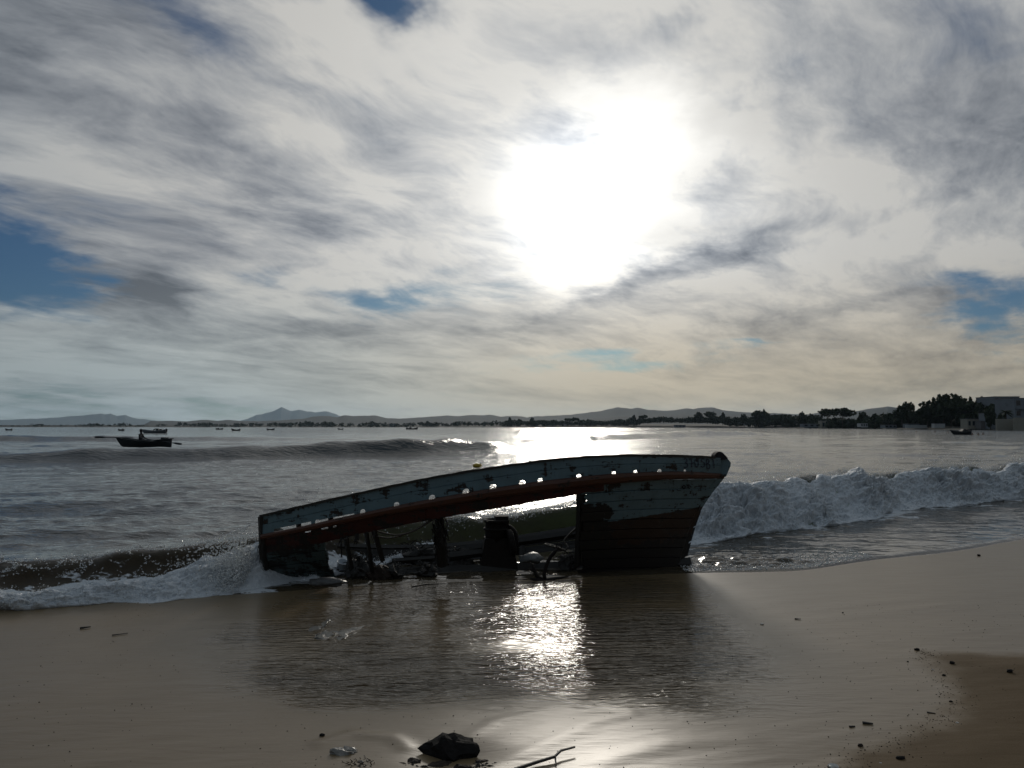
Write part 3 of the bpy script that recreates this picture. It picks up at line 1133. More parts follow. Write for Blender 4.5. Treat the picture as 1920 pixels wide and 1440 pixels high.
def to_world(px, v, Y):
    u = (np.asarray(px, float) - 960) / FPX
    vv = (720 - np.asarray(v, float)) / FPX
    y = math.cos(PITCH) - math.sin(PITCH) * vv
    z = math.sin(PITCH) + math.cos(PITCH) * vv
    k = np.asarray(Y) / y
    return np.stack([u * k, np.asarray(Y) + 0 * k, CAM_H + z * k], -1)


def hull(px, v, off=0.0):
    return to_world(px, v, hull_Y(px, v) - off)


def strip(PX, VV, out, thick, lap=None):
    """closed board from a grid of photograph coordinates (rows down, columns along)"""
    A = hull(PX, VV, out)
    # the inner edges are a little wider, so the seam is a groove and not a slit
    Vb = VV.copy()
    if lap:
        Vb[0] -= lap[0]
        Vb[-1] += lap[1]
    Pb = np.array(PX, float)
    if lap:
        Pb[:, -1] += 2.0
    Bk = hull(Pb, Vb, out - thick)
    nr, nc = PX.shape
    V = np.concatenate([A.reshape(-1, 3), Bk.reshape(-1, 3)])
    o = nr * nc
    q = grid_quads(nr, nc)
    F = [tuple(f) for f in q[:, ::-1]] + [tuple(f + o) for f in q]
    for j in range(nc - 1):
        F.append((j, j + 1, o + j + 1, o + j))
        k = (nr - 1) * nc + j
        F.append((k + 1, k, o + k, o + k + 1))
    for i in range(nr - 1):
        a, b = i * nc, (i + 1) * nc
        F.append((b, a, o + a, o + b))
        a, b = i * nc + nc - 1, (i + 1) * nc + nc - 1
        F.append((a, b, o + b, o + a))
    return V, F


scuppers = [(595, 5, 5), (680, 5.5, 5.5), (743.4, 5.5, 5.5), (810, 6.5, 6.5), (873.6, 7.2, 6.5), (924.7, 7.2, 6.2), (979.4, 6.2, 5.4),
            (1012.8, 5, 4.6), (1085, 4.8, 3.6), (1150.8, 4.4, 3.0), (1191, 4.0, 2.9), (1236.5, 4, 3.0), (1284, 2.2, 1.8)]


def build_wreck():
    root = empty("wrecked_boat", (0, 8.3, 0))
    root["world_parts"] = True
    tag(root, "broken wooden fishing boat, blue above and red below, stranded in the surf", "boat")
    px = np.unique(np.concatenate([np.arange(487, 1351, 6.0)] + [np.arange(c - w - 1, c + w + 1.1, 0.8) for c, w, h in scuppers]
                                  + [np.array([640, 742, 905, 1020, 1180, 1351, 513.5, 514, 583, 583.5, 596, 664, 664.5])]))
    # lower edge of the bulwark with the row of scuppers and the sprung gaps aft
    cut = np.zeros_like(px)
    for c, w, h in scuppers:
        w, h = w * 0.86, h * 0.72
        t = np.clip(1 - ((px - c) / w) ** 2, 0, 1)
        cut = np.maximum(cut, np.where(np.abs(px - c) < w, 1.5 + h * np.sqrt(t), 0))
    cut = np.maximum(cut, np.where((px >= 514) & (px <= 583), 4.2, 0))
    cut = np.maximum(cut, np.where((px >= 596) & (px <= 664), 3.4 - 2.2 * (px - 596) / 68, 0))
    low = c_rail(px) + 1.0 - np.where(cut > 0, cut + 1.0, 0)
    top = c_top(px) + 0.5 * vnoise(px * 0.08, px * 0, 5) + 0.5 * vnoise(px * 0.3, px * 0, 6)
    mid = c_top(px) * 0.50 + c_rail(px) * 0.50
    # two courses of bulwark planking, each in lengths that butt on a frame
    for nm_, a, b, cuts, o in (("u", top, mid - 0.5, (487, 742, 1020, 1351), 0.0), ("l", mid + 0.5, low, (487, 640, 905, 1180, 1351), 0.004)):
        for x0, x1 in zip(cuts[:-1], cuts[1:]):
            k = (px >= x0) & (px <= x1)
            rows = np.linspace(0, 1, 5)[:, None]
            VV = a[k][None] * (1 - rows) + b[k][None] * rows
            d = strip(np.broadcast_to(px[k][None], VV.shape), VV, 0.028 + o + random.uniform(-.003, .003), 0.035, (0, 1.6) if nm_ == 'u' else (1.6, 0))
            part("bulwark_plank", d, M_blue, root)
    x = np.arange(486, 1346, 8.0)
    VV = np.stack([c_top(x) - 2.6 + 0.6 * vnoise(x * 0.06, 0 * x, 2), c_top(x) + 1.6])
    part("gunwale_cap", strip(np.broadcast_to(x[None], VV.shape), VV, 0.045, 0.085), M_dark, root)
    # rubbing strake: a proud half-round red timber
    x = np.arange(488, 1359, 6.0)
    th = c_rth(x)
    prof_t = np.array([0, 0.1, 0.4, 0.8, 0.97, 1.0])
    prof_o = np.array([0.034, 0.07, 0.082, 0.078, 0.062, 0.034])
    sl = 1.0 * ((x > 600) & (x < 633))
    VV = c_rail(x)[None] + 0.8 + (th[None] - 0.8) * prof_t[:, None]
    PXg = np.broadcast_to(x[None], VV.shape)
    A = np.stack([hull(x, VV[i], prof_o[i] * (0.55 + 0.45 * np.clip((1362 - x) / 60, 0, 1))) for i in range(6)])
    Bk = np.stack([hull(x, VV[i], -0.005) for i in range(6)])
    nr, nc = VV.shape
    V = np.concatenate([A.reshape(-1, 3), Bk.reshape(-1, 3)])
    q = grid_quads(nr, nc)
    o = nr * nc
    F = [tuple(f) for f in q[:, ::-1]] + [tuple(f + o) for f in q]
    for j in range(nc - 1):
        F.append((j, j + 1, o + j + 1, o + j))
        k = (nr - 1) * nc + j
        F.append((k + 1, k, o + k, o + k + 1))
    F.append(tuple(range(0, nr * nc, nc)) + tuple(range(o + (nr - 1) * nc, o - 1, -nc)))
    F.append(tuple(range(nr * nc - 1, 0, -nc)) + tuple(range(o + nc - 1, o + nr * nc, nc)))
    part("rubbing_strake", (V, F), M_red, root, False)["label"] = "worn red rubbing strake along the whole side"
    # plank under it
    for x0, x1 in ((489, 798), (799, 1132)):
        x = np.arange(x0, x1 + 0.1, 3.0)
        gap = np.where((x > 600) & (x < 633), 3.0, 0) + np.where((x > 570) & (x < 584), 2.2, 0)
        t_ = np.where(gap > 0, c_rail(x) + c_rth(x) + gap, c_rail(x) + c_rth(x) - 2.5)
        b_ = c_under(x) + 1.2 * fbm(x * 0.05, 0 * x, 3, 12)
        rows = np.linspace(0, 1, 4)[:, None]
        VV = t_[None] * (1 - rows) + b_[None] * rows
        part("sheer_plank", strip(np.broadcast_to(x[None], VV.shape), VV, 0.012 + 0.003 * (x0 > 700), 0.04, (0, 0.01)), M_dred, root)
    # bow planking
    n = 11
    for k in range(n):
        f0, f1 = k / n, (k + 1) / n
        f0m, f1m = f0 + 0.0045, f1 - 0.0045
        jag = random.uniform(-3, 5) + (6 * math.sin(k * 1.9))
        if k in (2, 3):
            jag += 5
        s = np.linspace(0, 1, 46) ** 0.9
        rows = np.linspace(0, 1, 4)
        PXs, VVs = [], []
        for r in rows:
            f = f0m + (f1m - f0m) * r
            if k == 0:
                vl = 907 + (1098 - 907) * f
            vl = 909 + (1102 - 909) * f
            ve = 898.5 + (1100 - 898.5) * f
            pl = 1089 + jag * (1 + 0.4 * math.sin(9 * r + k)) + 1.5 * random.uniform(-1, 1)
            pe = p_stem(ve) - 5
            pxs = pl + (pe - pl) * s
            v = vl + (ve - vl) * s - 3.5 * np.sin(np.pi * s) * (1 - f)
            v = np.maximum(v, c_rail(pxs) + c_rth(pxs) - 1.5)
            PXs.append(pxs)
            VVs.append(v)
        part("hull_plank", strip(np.array(PXs), np.array(VVs), (0.012 if k else 0.002) + random.uniform(-.004, .004), 0.03, (1.8, 1.8)), M_hull, root)
    # stern planking
    n = 6
    for k in range(n):
        f0, f1 = k / n + 0.008, (k + 1) / n - 0.008
        s = np.linspace(0, 1, 18)
        PXs, VVs = [], []
        for r in np.linspace(0, 1, 4):
            f = f0 + (f1 - f0) * r
            vl, vr = 1032 + (1128 - 1032) * f, 1013 + (1122 - 1013) * f
            pl, pr = p_stern(vl) + 1, 606 + 28 * f + 3 * math.sin(k * 2.7) + random.uniform(-1.5, 1.5)
            PXs.append(pl + (pr - pl) * s)
            VVs.append(vl + (vr - vl) * s)
        part("hull_plank", strip(np.array(PXs), np.array(VVs), 0.010 + random.uniform(-.004, .004), 0.03, (1.6, 1.6)), M_aft, root)
    # stem post and its head
    vs = np.linspace(889, 1108, 20)
    yc = 8.95
    outer = to_world(p_stem(vs) + 2.0, vs, np.full(20, 8.95))
    inner = to_world(p_stem(vs) - 13.0, vs, np.full(20, 8.95))
    V, F = [], []
    for i in range(20):
        for p, h in ((outer[i], 0.035), (inner[i], 0.075)):
            V += [p + (0, -h, 0), p + (0, h, 0)]
    for i in range(19):
        a, b = i * 4, (i + 1) * 4
        for m0, m1 in ((0, 1), (1, 3), (3, 2), (2, 0)):
            F.append((a + m0, a + m1, b + m1, b + m0))
    F += [(0, 2, 3, 1), (76, 77, 79, 78)]
    part("stem_post", (np.array(V), F), M_hull, root)
    head = [W(a, b, 8.95) for a, b in ((1340, 861), (1352, 852), (1360, 858), (1367, 867), (1366, 874), (1358, 893), (1347, 890), (1341, 876))]
    part("stem_head", prism(head, (0, -0.075, 0), (0, 0.075, 0)), M_blue, root)
    knob = [W(a, b, 8.93) for a, b in ((1334.5, 859), (1336, 853), (1339, 849), (1343, 846.6), (1347, 846.3), (1351, 848), (1361, 858.5), (1356, 861), (1348, 862))]
    part("stem_knob", prism(knob, (0, -0.09, 0), (0, 0.05, 0)), M_knob, root)
    # ribs that still carry the side, each leaning with the hull
    ribs = [((637.5, 1008), (640, 1020), (640.5, 1044), 1.4, 0.9), ((648, 1008), (652, 1030), (659, 1066), 4.6, 1),
            ((686, 996), (692, 1030), (698, 1072), 4.0, 1), ((700, 993), (707, 1015), (717, 1050), 5.4, 1),
            ((1087, 905), (1087, 960), (1083, 1060), 6.5, 1), ((1096, 905), (1095, 980), (1093, 1060), 3.0, 1)]
    for a, b, c, w, _ in ribs:
        pp = []
        for (x_, v_), o_ in ((a, -0.05), (b, -0.06), (c, -0.05)):
            pp.append(tuple(hull(x_, v_, o_)))
        part("rib", tube_data(pp, [w * 0.0056 * 1.1, w * 0.0056, w * 0.0058], 4, True, 1.2), M_dark, root)
    # inner ends of ribs behind the bulwark, seen as dark stubs above the strake and from the side
    for x_ in (505, 560, 620, 710, 775, 840, 900, 955, 1045, 1120, 1172, 1215, 1262, 1310):
        a, b = hull(x_, c_top(x_) + 3, -0.035), hull(x_, c_under(min(x_, 1140)) - 2 if x_ < 1100 else 960, -0.035)
        part("rib", tube_data([a, (a + b) / 2, b], 0.026, 4), M_dark, root)
    # rib wrapped in weed and rag amidships
    pp = [tuple(hull(823, 962, -0.07)), tuple(hull(824, 990, -0.07)), tuple(hull(826, 1020, -0.06)), tuple(hull(829, 1056, -0.05))]
    rb = part("rib", tube_data(pp, [0.035, 0.05, 0.058, 0.066], 8), M_dark, root)
    rb["label"] = "midship rib hung with black weed"
    parts = []
    for i in range(150):
        v0 = random.uniform(966, 1040)
        x_ = 823 + random.gauss(0, 6) + (v0 - 966) * 0.04
        ln = random.uniform(12, 34)
        p0 = hull(x_, v0, random.uniform(-0.12, 0.0))
        p1 = hull(x_ + random.gauss(1, 2.5), v0 + ln * 0.5, random.uniform(-0.12, 0.02))
        p2 = hull(x_ + random.gauss(2, 4.5), min(v0 + ln, 1058), random.uniform(-0.10, 0.05))
        parts.append(tube_data([p0, p1, p2], [0.007, 0.006, 0.002], 3, False))
    o = part("hanging_weed", join(parts), M_dark, root)
    o["kind"] = "stuff"
    parts = []
    for i in range(70):
        x_ = random.choice([489, 490, 491, 493, 640, 650, 667, 671, 688, 702])
        v0 = c_under(x_) - (25 if x_ < 500 else 2)
        ln = random.uniform(14, 48) if x_ < 500 else random.uniform(8, 26)
        x_ += random.uniform(-2, 2)
        p0 = hull(x_, v0, 0.03)
        parts.append(tube_data([p0, p0 + (random.uniform(-.02, .01), -0.01, -ln * 0.0026), p0 + (random.uniform(-.03, .02), -0.01, -ln * 0.0052)],
                               [0.005, 0.004, 0.0015], 3, False))
    o = part("hanging_weed", join(parts), M_dark, root)
    o["kind"] = "stuff"
    # keel and the far side, which has heeled down into the water
    part("keel", beam((-2.42, 8.2, 0.0), (2.05, 8.93, 0.03), 0.09, 0.11), M_dark, root)
    T = np.array([(-2.36, 8.7, 0.26), (-1.5, 9.05, 0.17), (-0.8, 9.18, 0.16), (0.0, 9.25, 0.24), (0.8, 9.3, 0.36), (1.4, 9.32, 0.52),
                  (2.0, 9.22, 0.78), (2.38, 9.05, 1.02)])
    K = np.array([(-2.36, 8.25, -0.05), (-1.5, 8.4, -0.08), (-0.8, 8.5, -0.08), (0.0, 8.62, -0.06), (0.8, 8.75, -0.04), (1.4, 8.85, -0.02),
                  (1.85, 8.93, 0.02), (2.02, 8.97, 0.1)])
    t0 = np.linspace(0, 1, 8)
    tt = np.linspace(0, 1, 30)
    Ti = np.stack([np.interp(tt, t0, T[:, i]) for i in range(3)], -1)
    Ki = np.stack([np.interp(tt, t0, K[:, i]) for i in range(3)], -1)
    bulge = np.array([0, 0.16, -0.05])
    runs = [(0, 0, 30), (1, 1, 30), (2, 0, 10), (2, 22, 30), (3, 2, 9), (3, 23, 30), (4, 1, 8), (4, 24, 30)]
    for k, j0, j1 in runs:
        f0, f1 = k / 5 + 0.01, (k + 1) / 5 - 0.01
        sl_ = slice(j0, j1)
        rows = []
        for f in (f0, (f0 + f1) / 2, f1):
            rows.append((Ti * (1 - f) + Ki * f + bulge * math.sin(math.pi * f))[sl_])
        A = np.array(rows)
        Bk = A + np.array([0, -0.035, 0.01])
        nr, nc = A.shape[:2]
        o_ = nr * nc
        V = np.concatenate([A.reshape(-1, 3), Bk.reshape(-1, 3)])
        q = grid_quads(nr, nc)
        F = [tuple(f) for f in q] + [tuple(f[::-1] + o_) for f in q]
        for j in range(nc - 1):
            F.append((j + 1, j, o_ + j, o_ + j + 1))
            kk = (nr - 1) * nc + j
            F.append((kk, kk + 1, o_ + kk + 1, o_ + kk))
        part("far_side_plank", (V, F), M_dark, root)
    part("far_gunwale", tube_data(Ti + (0, 0, 0.02), 0.035, 4), M_dark, root)
    for t_ in (0.12, 0.3, 0.45, 0.62, 0.78):
        a = np.array([np.interp(t_, tt, Ti[:, i]) for i in range(3)])
        b = np.array([np.interp(t_, tt, Ki[:, i]) for i in range(3)])
        part("floor_timber", tube_data([a + (0, -0.05, 0), (a + b) / 2 + (0, 0.1, -0.04), b + (0, 0, 0.04)], 0.032, 4), M_dark, root)
    # transom boards
    for k in range(4):
        va, vb = 972 + 32 * k + 1.5, 972 + 32 * (k + 1) - 1.5
        P = []
        for v_ in (va, vb):
            a = hull(p_stern(v_) + 4, v_, 0.01)
            P += [a, a + (0.14, 0.93, -0.34 + 0.05 * k)]
        A = np.array([P[0], P[1], P[3], P[2]])
        part("transom_board", prism([tuple(p) for p in A], (-0.02, 0, 0), (0.02, 0, 0)), M_aft, root)
    a = hull(489, 969, 0.03)
    b = hull(507, 1106, 0.02)
    part("stern_post", tube_data([a, hull(491, 1020, 0.03), hull(498, 1062, 0.025), b], 0.03, 4), M_dark, root)
    a = W(994, 872, 7.78)
    part("thole_pin", tube_data([a, a + Vector((0.0, 0, 0.045))], [0.011, 0.014], 6), M_dark, root)
    # painted number on the bow and the small mark below it
    k = 8.727
    strokes = [
        [(893, 272), (915, 258), (940, 272), (944, 305), (915, 328), (948, 340), (958, 375), (940, 402), (905, 408), (890, 395)],
        [(975, 272), (1000, 262), (1028, 264)], [(1012, 264), (1022, 320), (1020, 405)], [(1022, 335), (1058, 328)],
        [(1100, 262), (1078, 285), (1072, 330), (1080, 380), (1102, 402), (1125, 380), (1132, 330), (1124, 285), (1100, 262)],
        [(1232, 268), (1188, 262), (1182, 312), (1212, 316), (1236, 345), (1230, 385), (1200, 402), (1168, 385)],
        [(1262, 272), (1272, 425)], [(1262, 272), (1300, 278), (1306, 312), (1288, 340), (1267, 346)],
        [(1267, 346), (1308, 352), (1322, 388), (1308, 422), (1272, 428)],
        [(1348, 282), (1368, 272), (1384, 340), (1386, 418)],
        [(1432, 285), (1440, 296)], [(1438, 342), (1444, 352)]]
    parts = []
    for st in strokes:
        pts = np.array([(1180 + a_ / k, 830 + b_ / k) for a_, b_ in st])
        d_ = np.concatenate([[0], np.cumsum(np.hypot(*np.diff(pts, axis=0).T))])
        tt_ = np.linspace(0, d_[-1], max(3, int(d_[-1] / 1.2)))
        xs, ys = np.interp(tt_, d_, pts[:, 0]), np.interp(tt_, d_, pts[:, 1])
        dx, dy = np.gradient(xs), np.gradient(ys)
        ln = np.hypot(dx, dy) + 1e-6
        wd = 0.95 * (1 + 0.25 * np.sin(tt_ * 0.9 + len(parts)))
        L = hull(xs - dy / ln * wd, ys + dx / ln * wd, 0.0375)
        R = hull(xs + dy / ln * wd, ys - dx / ln * wd, 0.0375)
        V = np.concatenate([L, R])
        n_ = len(xs)
        parts.append((V, [(i, i + 1, n_ + i + 1, n_ + i) for i in range(n_ - 1)]))
    o = part("painted_number", join(parts), M_navy, root)
    o["label"] = "hand painted number 3705B1 in navy"
    small = [[(880, 705), (868, 730), (885, 752), (908, 745), (915, 715), (895, 700), (880, 705)], [(935, 685), (950, 700), (985, 690)],
             [(965, 690), (960, 735), (990, 750)], [(985, 705), (1010, 730)]]
    parts = []
    for st in small:
        pts = np.array([(1180 + a_ / k, 830 + b_ / k) for a_, b_ in st])
        xs, ys = pts[:, 0], pts[:, 1]
        dx, dy = np.gradient(xs), np.gradient(ys)
        ln = np.hypot(dx, dy) + 1e-6
        L, R = hull(xs - dy / ln * 1.2, ys + dx / ln * 1.2, 0.021), hull(xs + dy / ln * 1.2, ys - dx / ln * 1.2, 0.021)
        n_ = len(xs)
        parts.append((np.concatenate([L, R]), [(i, i + 1, n_ + i + 1, n_ + i) for i in range(n_ - 1)]))
    part("painted_mark", join(parts), M_knob, root)
    return root


build_wreck()


# ------------------------------------------------------------------ things in and around the wreck
M_iron = simple("rusted_iron", (0.016, 0.012, 0.010), 0.75, 0.6, 30, 0.012, 0.2)
M_rope = simple("wet_rope", (0.05, 0.042, 0.032), 0.7, 0.4, 80, 0.004)
M_sack = simple("wet_sack_cloth", (0.11, 0.11, 0.105), 0.45, 0.3, 12, 0.01)
M_plastic = simple("white_plastic", (0.42, 0.46, 0.50), 0.35, 0.15, 8, 0.003)
M_rock = simple("dark_wet_rock", (0.014, 0.012, 0.011), 0.75, 0.5, 22, 0.012, 0.12)
M_rock2 = simple("brown_wet_rock", (0.03, 0.021, 0.016), 0.7, 0.5, 22, 0.012, 0.15)
M_yellow = simple("yellow_plastic", (0.42, 0.27, 0.02), 0.4, 0.2, 8)
M_rubber = simple("black_rubber", (0.014, 0.014, 0.015), 0.4, 0.4, 20)
M_twig = simple("wet_twig", (0.022, 0.016, 0.011), 0.5, 0.4, 30)
M_shell = simple("pale_shell", (0.6, 0.56, 0.5), 0.3, 0.15, 20)
M_cloth = simple("wet_grey_cloth", (0.17, 0.155, 0.135), 0.28, 0.3, 10, 0.01)


def lathe(prof, seg, c, tilt=None):
    n = len(prof)
    ang = np.arange(seg) * 2 * np.pi / seg
    V = np.array([[r * math.cos(a), r * math.sin(a), z] for r, z in prof for a in ang])
    if tilt is not None:
        V = V @ np.array(tilt.to_matrix()).T
    V = V + np.asarray(c, float)
    F = []
    for i in range(n - 1):
        for k in range(seg):
            F.append((i * seg + k, i * seg + (k + 1) % seg, (i + 1) * seg + (k + 1) % seg, (i + 1) * seg + k))
    F.append(tuple(range(seg))[::-1])
    F.append(tuple((n - 1) * seg + k for k in range(seg)))
    return V, F


from mathutils import Euler


def build_engine():
    base = W(935, 1052, 8.7)
    root = empty("boat_engine", (base.x, base.y, 0.0))
    root["world_parts"] = True
    tag(root, "rusted black engine block standing in the wreck's open middle", "engine")
    D = 8.7

    def at(px, py, d=0.0):
        return np.array(W(px, py, D + d))
    s = D / FPX
    top, low = at(931, 974), at(931, 1014)
    part("cylinder", lathe([(21 * s, low[2] - top[2]), (21.5 * s, -0.1), (20.5 * s, -0.03), (23 * s, -0.025), (23.5 * s, 0.0), (20 * s, 0.004),
                            (18 * s, -0.03)], 20, top), M_iron, root, True)
    part("cylinder_head", box(at(940, 975), (26 * s, 0.15, 16 * s), 0.1, 0.94), M_iron, root)
    part("flange", lathe([(24 * s, 0), (25 * s, 0.012), (24 * s, 0.024)], 20, at(931, 993)), M_iron, root)
    part("crankcase", box(at(934, 1040), (72 * s, 0.34, 64 * s), 0.08, 0.70), M_iron, root)
    part("flywheel", lathe([(0.03, -0.03), (22 * s, -0.03), (24 * s, -0.02), (24 * s, 0.02), (22 * s, 0.03), (0.03, 0.03)], 24, at(958, 1017, -0.12),
                           Euler((0, math.radians(80), 0.2))), M_iron, root)
    pp = [at(952, 985), at(960, 990, -0.05), at(967, 999, -0.1), at(969, 1012, -0.12), at(969, 1040, -0.13)]
    part("exhaust_pipe", tube_data(pp, 0.022, 8), M_iron, root, True)
    for i in range(5):
        part("bolt", lathe([(0.009, 0), (0.009, 0.014)], 6, at(914 + i * 9, 993, -0.12 + 0.03 * abs(i - 2)) + np.array([0, 0, 0.02])), M_iron, root)


build_engine()


def thing(name, data, material, label, cat, group=None, smooth=False):
    """a thing that is one mesh, with its origin at its base"""
    V = np.asarray(data[0], float)
    c = np.array([V[:, 0].mean(), V[:, 1].mean(), V[:, 2].min()])
    o = link(name, py_mesh(name, V - c, data[1], smooth), material)
    o.location = c
    return tag(o, label, cat, group)


# anchor
a_root = empty("anchor", tuple(G(1020, 1086, 0.01)))
a_root["world_parts"] = True
tag(a_root, "dark iron anchor hooked upright in the wet sand before the wreck", "anchor")
AD = G(1020, 1086, 0.01).y


def A_(px, py, d=0.0):
    return np.array(W(px, py, AD + d))


part("shank", tube_data([A_(1023, 1090), A_(1020, 1078), A_(1022, 1068), A_(1027, 1054), A_(1033, 1043), A_(1041, 1034), A_(1048, 1026)],
                        [0.020, 0.021, 0.020, 0.020, 0.019, 0.018, 0.016], 8), M_iron, a_root, True)
part("fluke", tube_data([A_(999, 1057), A_(1000, 1066), A_(1004, 1076), A_(1010, 1083), A_(1020, 1087)],
                        [0.010, 0.018, 0.020, 0.020, 0.018], 8), M_iron, a_root, True)
part("fluke", tube_data([A_(993, 1085, -.03), A_(1005, 1087, -.02), A_(1024, 1088), A_(1040, 1085, 0.04), A_(1066, 1081, 0.12)],
                        [0.008, 0.018, 0.020, 0.018, 0.006], 8), M_iron, a_root, True)
part("ring", tube_data([A_(1048, 1024) + 0.03 * np.array([math.cos(t), 0, math.sin(t)]) for t in np.linspace(0, 6.28, 14)], 0.006, 6, False),
     M_iron, a_root, True)

thing("sack", rock_data(np.array(W(998, 1046, 8.5)), (0.12, 0.10, 0.062), 21, 3, 1.0, 0.3), M_sack,
      "pale sodden sack lying beside the engine", "sack", None, True)

# white bucket under the side
p = W(641, 1072, 8.35)
broot = lathe([(0.045, 0), (0.052, 0.005), (0.066, 0.115), (0.070, 0.118), (0.064, 0.120), (0.050, 0.012)], 16, np.array(p), Euler((0.25, 0.2, 0)))
thing("bucket", broot, M_plastic, "white plastic tub lying inside the stern of the wreck", "tub", None, True)
p = W(662, 1062, 8.5)
thing("plastic_bag", rock_data(np.array(p), (0.06, 0.05, 0.055), 33, 3, 1.2, 0.3), M_plastic,
      "crumpled white plastic bag between the broken stern ribs", "bag", None, True)
p = W(608, 1092, 7.55)
thing("sack", rock_data(np.array(p) + (0.02, 0, 0.0), (0.19, 0.085, 0.045), 41, 3, 0.9, 0.15), simple("dark_sack_cloth", (0.07, 0.068, 0.066), 0.4, 0.3, 12, 0.01),
      "long dark sack half buried in the sand under the stern", "sack", None, True)
p = G(709, 1090, 0.0)
thing("rock", rock_data(np.array(p) + (0, 0.08, 0.045), (0.145, 0.11, 0.098), 52, 3, 0.8, 0.35), M_rock2,
      "brown weedy rock on the sand below the broken stern ribs", "rock")
p = W(690, 1066, 8.4)
thing("rock", rock_data(np.array(p), (0.085, 0.07, 0.08), 54, 3, 0.8, 0.35), M_rock,
      "black rock at the foot of the leaning ribs", "rock")

# timber wreckage lying along the open middle
for i, (a, b, w_, h_, lab) in enumerate([
        ((842, 1044, 8.5), (905, 1036, 8.6), 0.05, 0.07, "broken dark timber lying left of the engine"),
        ((850, 1034, 8.9), (1080, 1000, 9.05), 0.05, 0.07, "long dark timber sloping up behind the engine"),
        ((735, 1052, 8.55), (820, 1046, 8.5), 0.03, 0.04, "thin dark timber lying below the tyre")]):
    thing("timber", beam(W(*a), W(*b), w_, h_), M_dark, lab, "timber")
for i, (px_, py_, d_, sx, sz, lab) in enumerate([
        (788, 1026, 8.9, 0.17, 0.06, "black lump of weed and net between the broken ribs and the weedy rib"), (860, 1036, 8.65, 0.16, 0.06, "black heap of weed left of the engine"), (1068, 1042, 8.6, 0.10, 0.07, "black heap of weed and rope beside the bow"),
        (735, 1062, 8.2, 0.12, 0.035, "low clump of weed behind the brown rock"), (672, 1052, 8.2, 0.10, 0.05, "clump of weed between the stern ribs"),
        (800, 1062, 8.3, 0.14, 0.03, "flat clump of weed below the tyre")]):
    c = np.array(W(px_, py_, d_))
    sz = max(c[2], 0.03)
    c[2] = sz * 0.45
    parts = [rock_data(c, (sx, 0.12, sz * 0.62), 60 + i, 3, 1.6, 0.3)]
    for _ in range(90):
        a = c + np.array([random.gauss(0, sx * 0.5), random.gauss(0, 0.06), sz * random.uniform(0.1, 0.9)])
        b = a + np.array([random.gauss(0, 0.05), random.gauss(-0.02, 0.03), random.uniform(-0.05, 0.03)])
        parts.append(tube_data([a, (a + b) / 2 + (0, 0, random.uniform(0, 0.02)), b], [0.006, 0.005, 0.002], 3, False))
    thing("seaweed", join(parts), M_dark, lab, "seaweed")


def rope(pts, r, label):
    P = np.array([tuple(p) for p in pts])
    t = np.linspace(0, len(P) - 1, (len(P) - 1) * 7 + 1)
    # Catmull-Rom
    out = []
    for s in t:
        i = min(int(s), len(P) - 2)
        f = s - i
        p0, p1, p2, p3 = P[max(i - 1, 0)], P[i], P[i + 1], P[min(i + 2, len(P) - 1)]
        out.append(0.5 * (2 * p1 + (p2 - p0) * f + (2 * p0 - 5 * p1 + 4 * p2 - p3) * f * f + (3 * p1 - p0 - 3 * p2 + p3) * f ** 3))
    thing("rope", tube_data(out, r, 6), M_rope, label, "rope", None, True)


rope([hull(703, 995, -0.02), hull(740, 1003, -0.02), hull(775, 996, -0.02), hull(815, 972, -0.02)], 0.009, "upper of two ropes slung under the broken side")
rope([hull(706, 1006, -0.03), hull(738, 1008, -0.03), hull(780, 993, -0.03), hull(816, 968, -0.03)], 0.008, "lower of two ropes slung under the broken side")
rope([G(655, 1079, 0.02), G(720, 1071, 0.03), G(800, 1076, 0.025), G(870, 1072, 0.025), G(950, 1066, 0.03), G(1020, 1068, 0.03), G(1095, 1070, 0.025)],
     0.011, "long wet rope lying along the water's edge under the wreck")
coil = []
for t in np.linspace(0, 5 * math.pi, 22):
    coil.append(W(1030 + t * 1.4, 1030 + 0.4 * t, 8.4) + Vector((0.07 * math.cos(t), 0.05 * math.sin(t), 0.05 * abs(math.sin(t * 0.5)) + 0.01)))
rope(coil, 0.011, "loose coil of rope beside the bow planking")
rope([hull(1081, 990, -0.1), W(1068, 1002, 8.5), W(1058, 1015, 8.5), W(1064, 1028, 8.45), W(1040, 1034, 8.4)], 0.012, "rope hanging from the torn edge of the bow")

# yellow float
yroot = empty("float", tuple(G(895, 876, 0.03)))
yroot["world_parts"] = True
tag(yroot, "yellow plastic can floating on the sea beyond the wreck", "float")
YD = G(895, 876, 0.03).y
c = np.array(W(895, 873, YD))
part("body", rock_data(c + (0, 0, 0), (0.19, 0.13, 0.10), 71, 3, 0.2, 0.22), M_yellow, yroot)
part("cap", lathe([(0.03, 0), (0.035, 0.02), (0.03, 0.04)], 10, c + (0.12, 0, 0.08)), M_rubber, yroot)

# foreground rock, rubbish, sticks
p = G(845, 1426, 0.03)
thing("rock", rock_data(np.array(p) + (0, 0.05, 0.035), (0.128, 0.085, 0.074), 14, 3, 1.0, 0.55), M_rock,
      "big black angular rock lying in a wet hollow in the foreground", "rock")
p = G(826, 1441, 0.03)
thing("rock", rock_data(np.array(p) + (0, 0.0, 0.0), (0.075, 0.05, 0.03), 15, 3, 0.8, 0.4), M_rock2,
      "flat brown stone in front of the big black rock", "rock")

